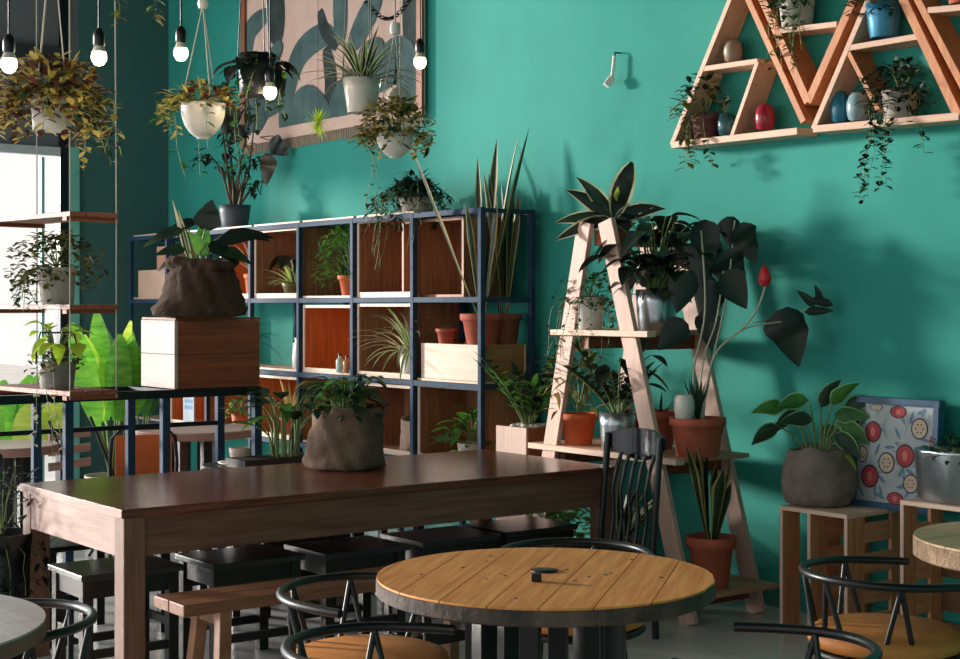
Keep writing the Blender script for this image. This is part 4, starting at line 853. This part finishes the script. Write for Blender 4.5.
# felt pot with calla leaves
def mk(root,g,gs):
    h=.27; r=.165
    G().lathe([(r*.7,0),(r*.92,h*.05),(r*1.02,h*.2),(r*1.06,h*.42),(r*1.03,h*.65),(r*.93,h*.85),(r*.86,h*.97),(r*.82,h*1.0),(r*.78,h*.94),(r*.74,h*.82)],44,wob=.03,seed=4,zs=h*.05).build('felt_pot',BURG,root)
    G().lathe([(.001,h*.84),(r*.82,h*.8)],24).build('soil',SOIL,root); z=h*.82
    L=[(-.20,.33,-.16,.02),(-.06,.38,-.13,.0),(.07,.36,.14,.16),(.02,.33,.1,.20),(.10,.28,.20,.05),(-.24,.22,-.12,-.04),(.18,.33,.16,.09),(.13,.24,.1,-.05),(-.05,.26,-.16,.03),(.03,.22,.10,-.06),(-.12,.3,-.14,-.06),(.08,.18,.13,-.08)]
    for i,(a,b,da,db) in enumerate(L):
        tip=V((0,0,z))+RT*a*.8+V((0,0,b*.78-.02))-FW*(.03*(i%3)-.03)
        gs.tube([V((0,0,z))+RT*a*.2,V((0,0,z))+RT*a*.45+V((0,0,b*.45)),tip],[.006,.005,.0035],6)
        g.leaf(tip,RT*da+V((0,0,db))-FW*.03,.17,.085,.6,'spear' if i%2 else 'heart',.3,R.choice((0,0,1)),2,.08,6,side=V((0,0,1))+RT*.3 if abs(da)>abs(db) else RT)
    g.leaf(V((0,0,z+.03))+RT*.06-FW*.1,RT*.5-FW*.4+V((0,0,-.1)),.13,.06,1.6,'spear',.3,3); g.leaf(V((0,0,z+.17))-RT*.16,-RT*.8-FW*.3+V((0,0,-.2)),.13,.08,.3,'oval',.3,2)
plant('calla_plant','arrow-leaved plant in grey-brown felt pot on the upright crate','potted plant',V((5.60,4.705,.60)),mk,[LD,LM,lf('pale_edge','#7fae78','#9cc48c'),LL])
# framed fruit picture
P0=atX(858,497,5.74); t=thing('framed_picture','blue-framed picture of red and cream fruit leaning behind the silver planter','picture',(5.76,4.4,.60))
yA,yB=4.62,4.155; H=.50; lean=.03
def pp(s,u,dx=0): return V((5.745+lean*u-dx,yA+(yB-yA)*s,.602+H*u))
G().add([],[]) if False else None
g=G(); q=[pp(0,0),pp(1,0),pp(1,1),pp(0,1)]; g.poly(q,(1,0,0),.018,0)
def disc(cx,cy,rx,ry,m,dx,n=20): g.poly([pp(cx+rx*math.cos(k*6.283/n),cy+ry*math.sin(k*6.283/n),dx) for k in range(n)],(1,0,0),.0006,m)
lv=random.Random(3)
for i in range(70):
    cx,cy=lv.uniform(.08,.92),lv.uniform(.08,.92); a=lv.uniform(0,3.14); l=.07; w=.018
    g.poly([pp(min(.95,max(.05,cx+l*math.cos(a)*u-w*math.sin(a)*v)),min(.95,max(.05,cy+l*math.sin(a)*u+w*math.cos(a)*v)),.0008+.00001*i) for u,v in ((-1,0),(-.3,1),(.5,.8),(1,0),(.5,-.8),(-.3,-1))],(1,0,0),.0004,3+i%2)
for cx,cy,rr,m in ((.22,.70,.10,1),(.52,.90,.10,1),(.62,.50,.11,1),(.20,.28,.11,1),(.52,.10,.10,1),(.93,.64,.07,1),(.25,.93,.08,2),(.78,.76,.10,2),(.40,.42,.10,2),(.70,.25,.09,2),(.10,.48,.08,2),(.86,.42,.06,2)):
    rx=min(rr,cx-.04,.96-cx); ryy=min(rr*1.0,cy-.04,.96-cy); disc(cx,cy,rx,ryy,5,.002); disc(cx,cy,rx*.86,ryy*.86,m,.0026)
    if m==1: disc(cx,cy,rx*.3,ryy*.45,6,.0032,10)
    else:
        for k in range(6): disc(cx+rx*.42*math.cos(k*1.05),cy+ryy*.42*math.sin(k*1.05),rx*.09,ryy*.09,5,.0032,6)
g.build('print',[mat('print_ground','#a8b2b8','#b8bec0',sc=12,rough=.7),mat('print_red','#b03a44','#c44e54',rough=.7),mat('print_cream','#c9b49c','#d6c4ae',rough=.7),mat('print_blue_leaf','#5a7c96','#7492a8',rough=.7),mat('print_grey_leaf','#8a9498','#c2c6c4',rough=.7),mat('print_outline','#3a3438',rough=.7),mat('print_seed','#d67a70',rough=.7)],t)
FRM=mat('blue_frame','#2c4c66','#3a6080',sc=10,rough=.3)
for a,b in (((0,0),(0,1)),((1,0),(1,1)),((-.04,1),(1.04,1)),((-.04,0.02),(1.04,0.02))): G().beam(pp(*a,.004),pp(*b,.004),.045,.03,(1,0,0)).build('frame_bar',FRM,t,.002)
# silver planter
def mk(root,g,gs):
    n=40; g2=G(); vs=[]
    pr=[(.11,0),(.118,.01),(.13,.19),(.134,.2),(.126,.2),(.122,.17)]
    for r_,z_ in pr:
        for k in range(n): 
            a=6.283*k/n; rr=r_*(1+(.03 if k%4<2 else 0)*(0<z_<.195)); vs.append((rr*math.cos(a),rr*math.sin(a)*1.5,z_))
    g2.add(vs,[(i*n+k,i*n+(k+1)%n,(i+1)*n+(k+1)%n,(i+1)*n+k) for i in range(len(pr)-1) for k in range(n)]+[tuple(range(n))[::-1]],0,True); g2.build('planter',TIN,root)
    g2=G(); g2.add([(.12*math.cos(6.283*k/24),.18*math.sin(6.283*k/24),.175) for k in range(24)],[tuple(range(24))]); g2.build('soil',SOIL,root)
    bush(g,gs,(0,0,.17),170,.17,.09,.035,.018,(0,1),'oval',-.1)
plant('herb_planter','ribbed silver metal planter of dark herbs on the right crate','potted plant',V((5.56,3.91,.70)),mk,[LBK,LD])
C.objects['herb_planter'].scale=(1,1,1.12)
# =================================================== LIGHT, WORLD, CAMERA
w=bpy.data.worlds.new('w'); bpy.context.scene.world=w; w.use_nodes=True; n=w.node_tree; bg=n.nodes['Background']
tc=n.nodes.new('ShaderNodeTexCoord'); nz=n.nodes.new('ShaderNodeTexNoise'); nz.inputs['Scale'].default_value=7; cr=n.nodes.new('ShaderNodeValToRGB')
cr.color_ramp.elements[0].color=(.62,.78,.84,1); cr.color_ramp.elements[1].color=(1,.93,.86,1); cr.color_ramp.elements[0].position=.4; cr.color_ramp.elements[1].position=.6
n.links.new(tc.outputs['Generated'],nz.inputs['Vector']); n.links.new(nz.outputs['Fac'],cr.inputs['Fac']); n.links.new(cr.outputs['Color'],bg.inputs['Color'])
bg.inputs['Strength'].default_value=1.1
s=bpy.data.lights.new('sun','SUN'); s.energy=5.2; s.angle=math.radians(6); s.color=(1,.93,.84); so=bpy.data.objects.new('sun',s); C.objects.link(so)
so.rotation_euler=V((.46,-.86,-.13)).to_track_quat('-Z','Y').to_euler(); so.location=(0,14,5)
def area(name,loc,rot,sx,sy,e,col):
    a=bpy.data.lights.new(name,'AREA'); a.shape='RECTANGLE'; a.size=sx; a.size_y=sy; a.energy=e; a.color=col; o=bpy.data.objects.new(name,a); C.objects.link(o); o.location=loc; o.rotation_euler=V(rot).to_track_quat('-Z','Y').to_euler(); return o
area('window_daylight',(1.6,12.7,2.1),(.3,-1,-.12),5.5,4.0,220,(.86,.95,1))
area('side_fill',(-2.6,9.3,2.1),(1,-.1,-.35),6,3.4,120,(.93,.96,1))  # fill lamp added beyond the unseen left side to brighten left-facing surfaces
cam=bpy.data.cameras.new('cam'); cam.sensor_width=36; cam.lens=F/960*36; cam.shift_y=-(329.5-HY)/960; cam.clip_end=200
co=bpy.data.objects.new('camera',cam); C.objects.link(co); co.location=(0,0,CH); co.rotation_euler=FW.to_track_quat('-Z','Y').to_euler()
S=bpy.context.scene; S.camera=co; S.view_settings.view_transform='Standard'; S.view_settings.look='None'; S.view_settings.exposure=.12; S.view_settings.gamma=1
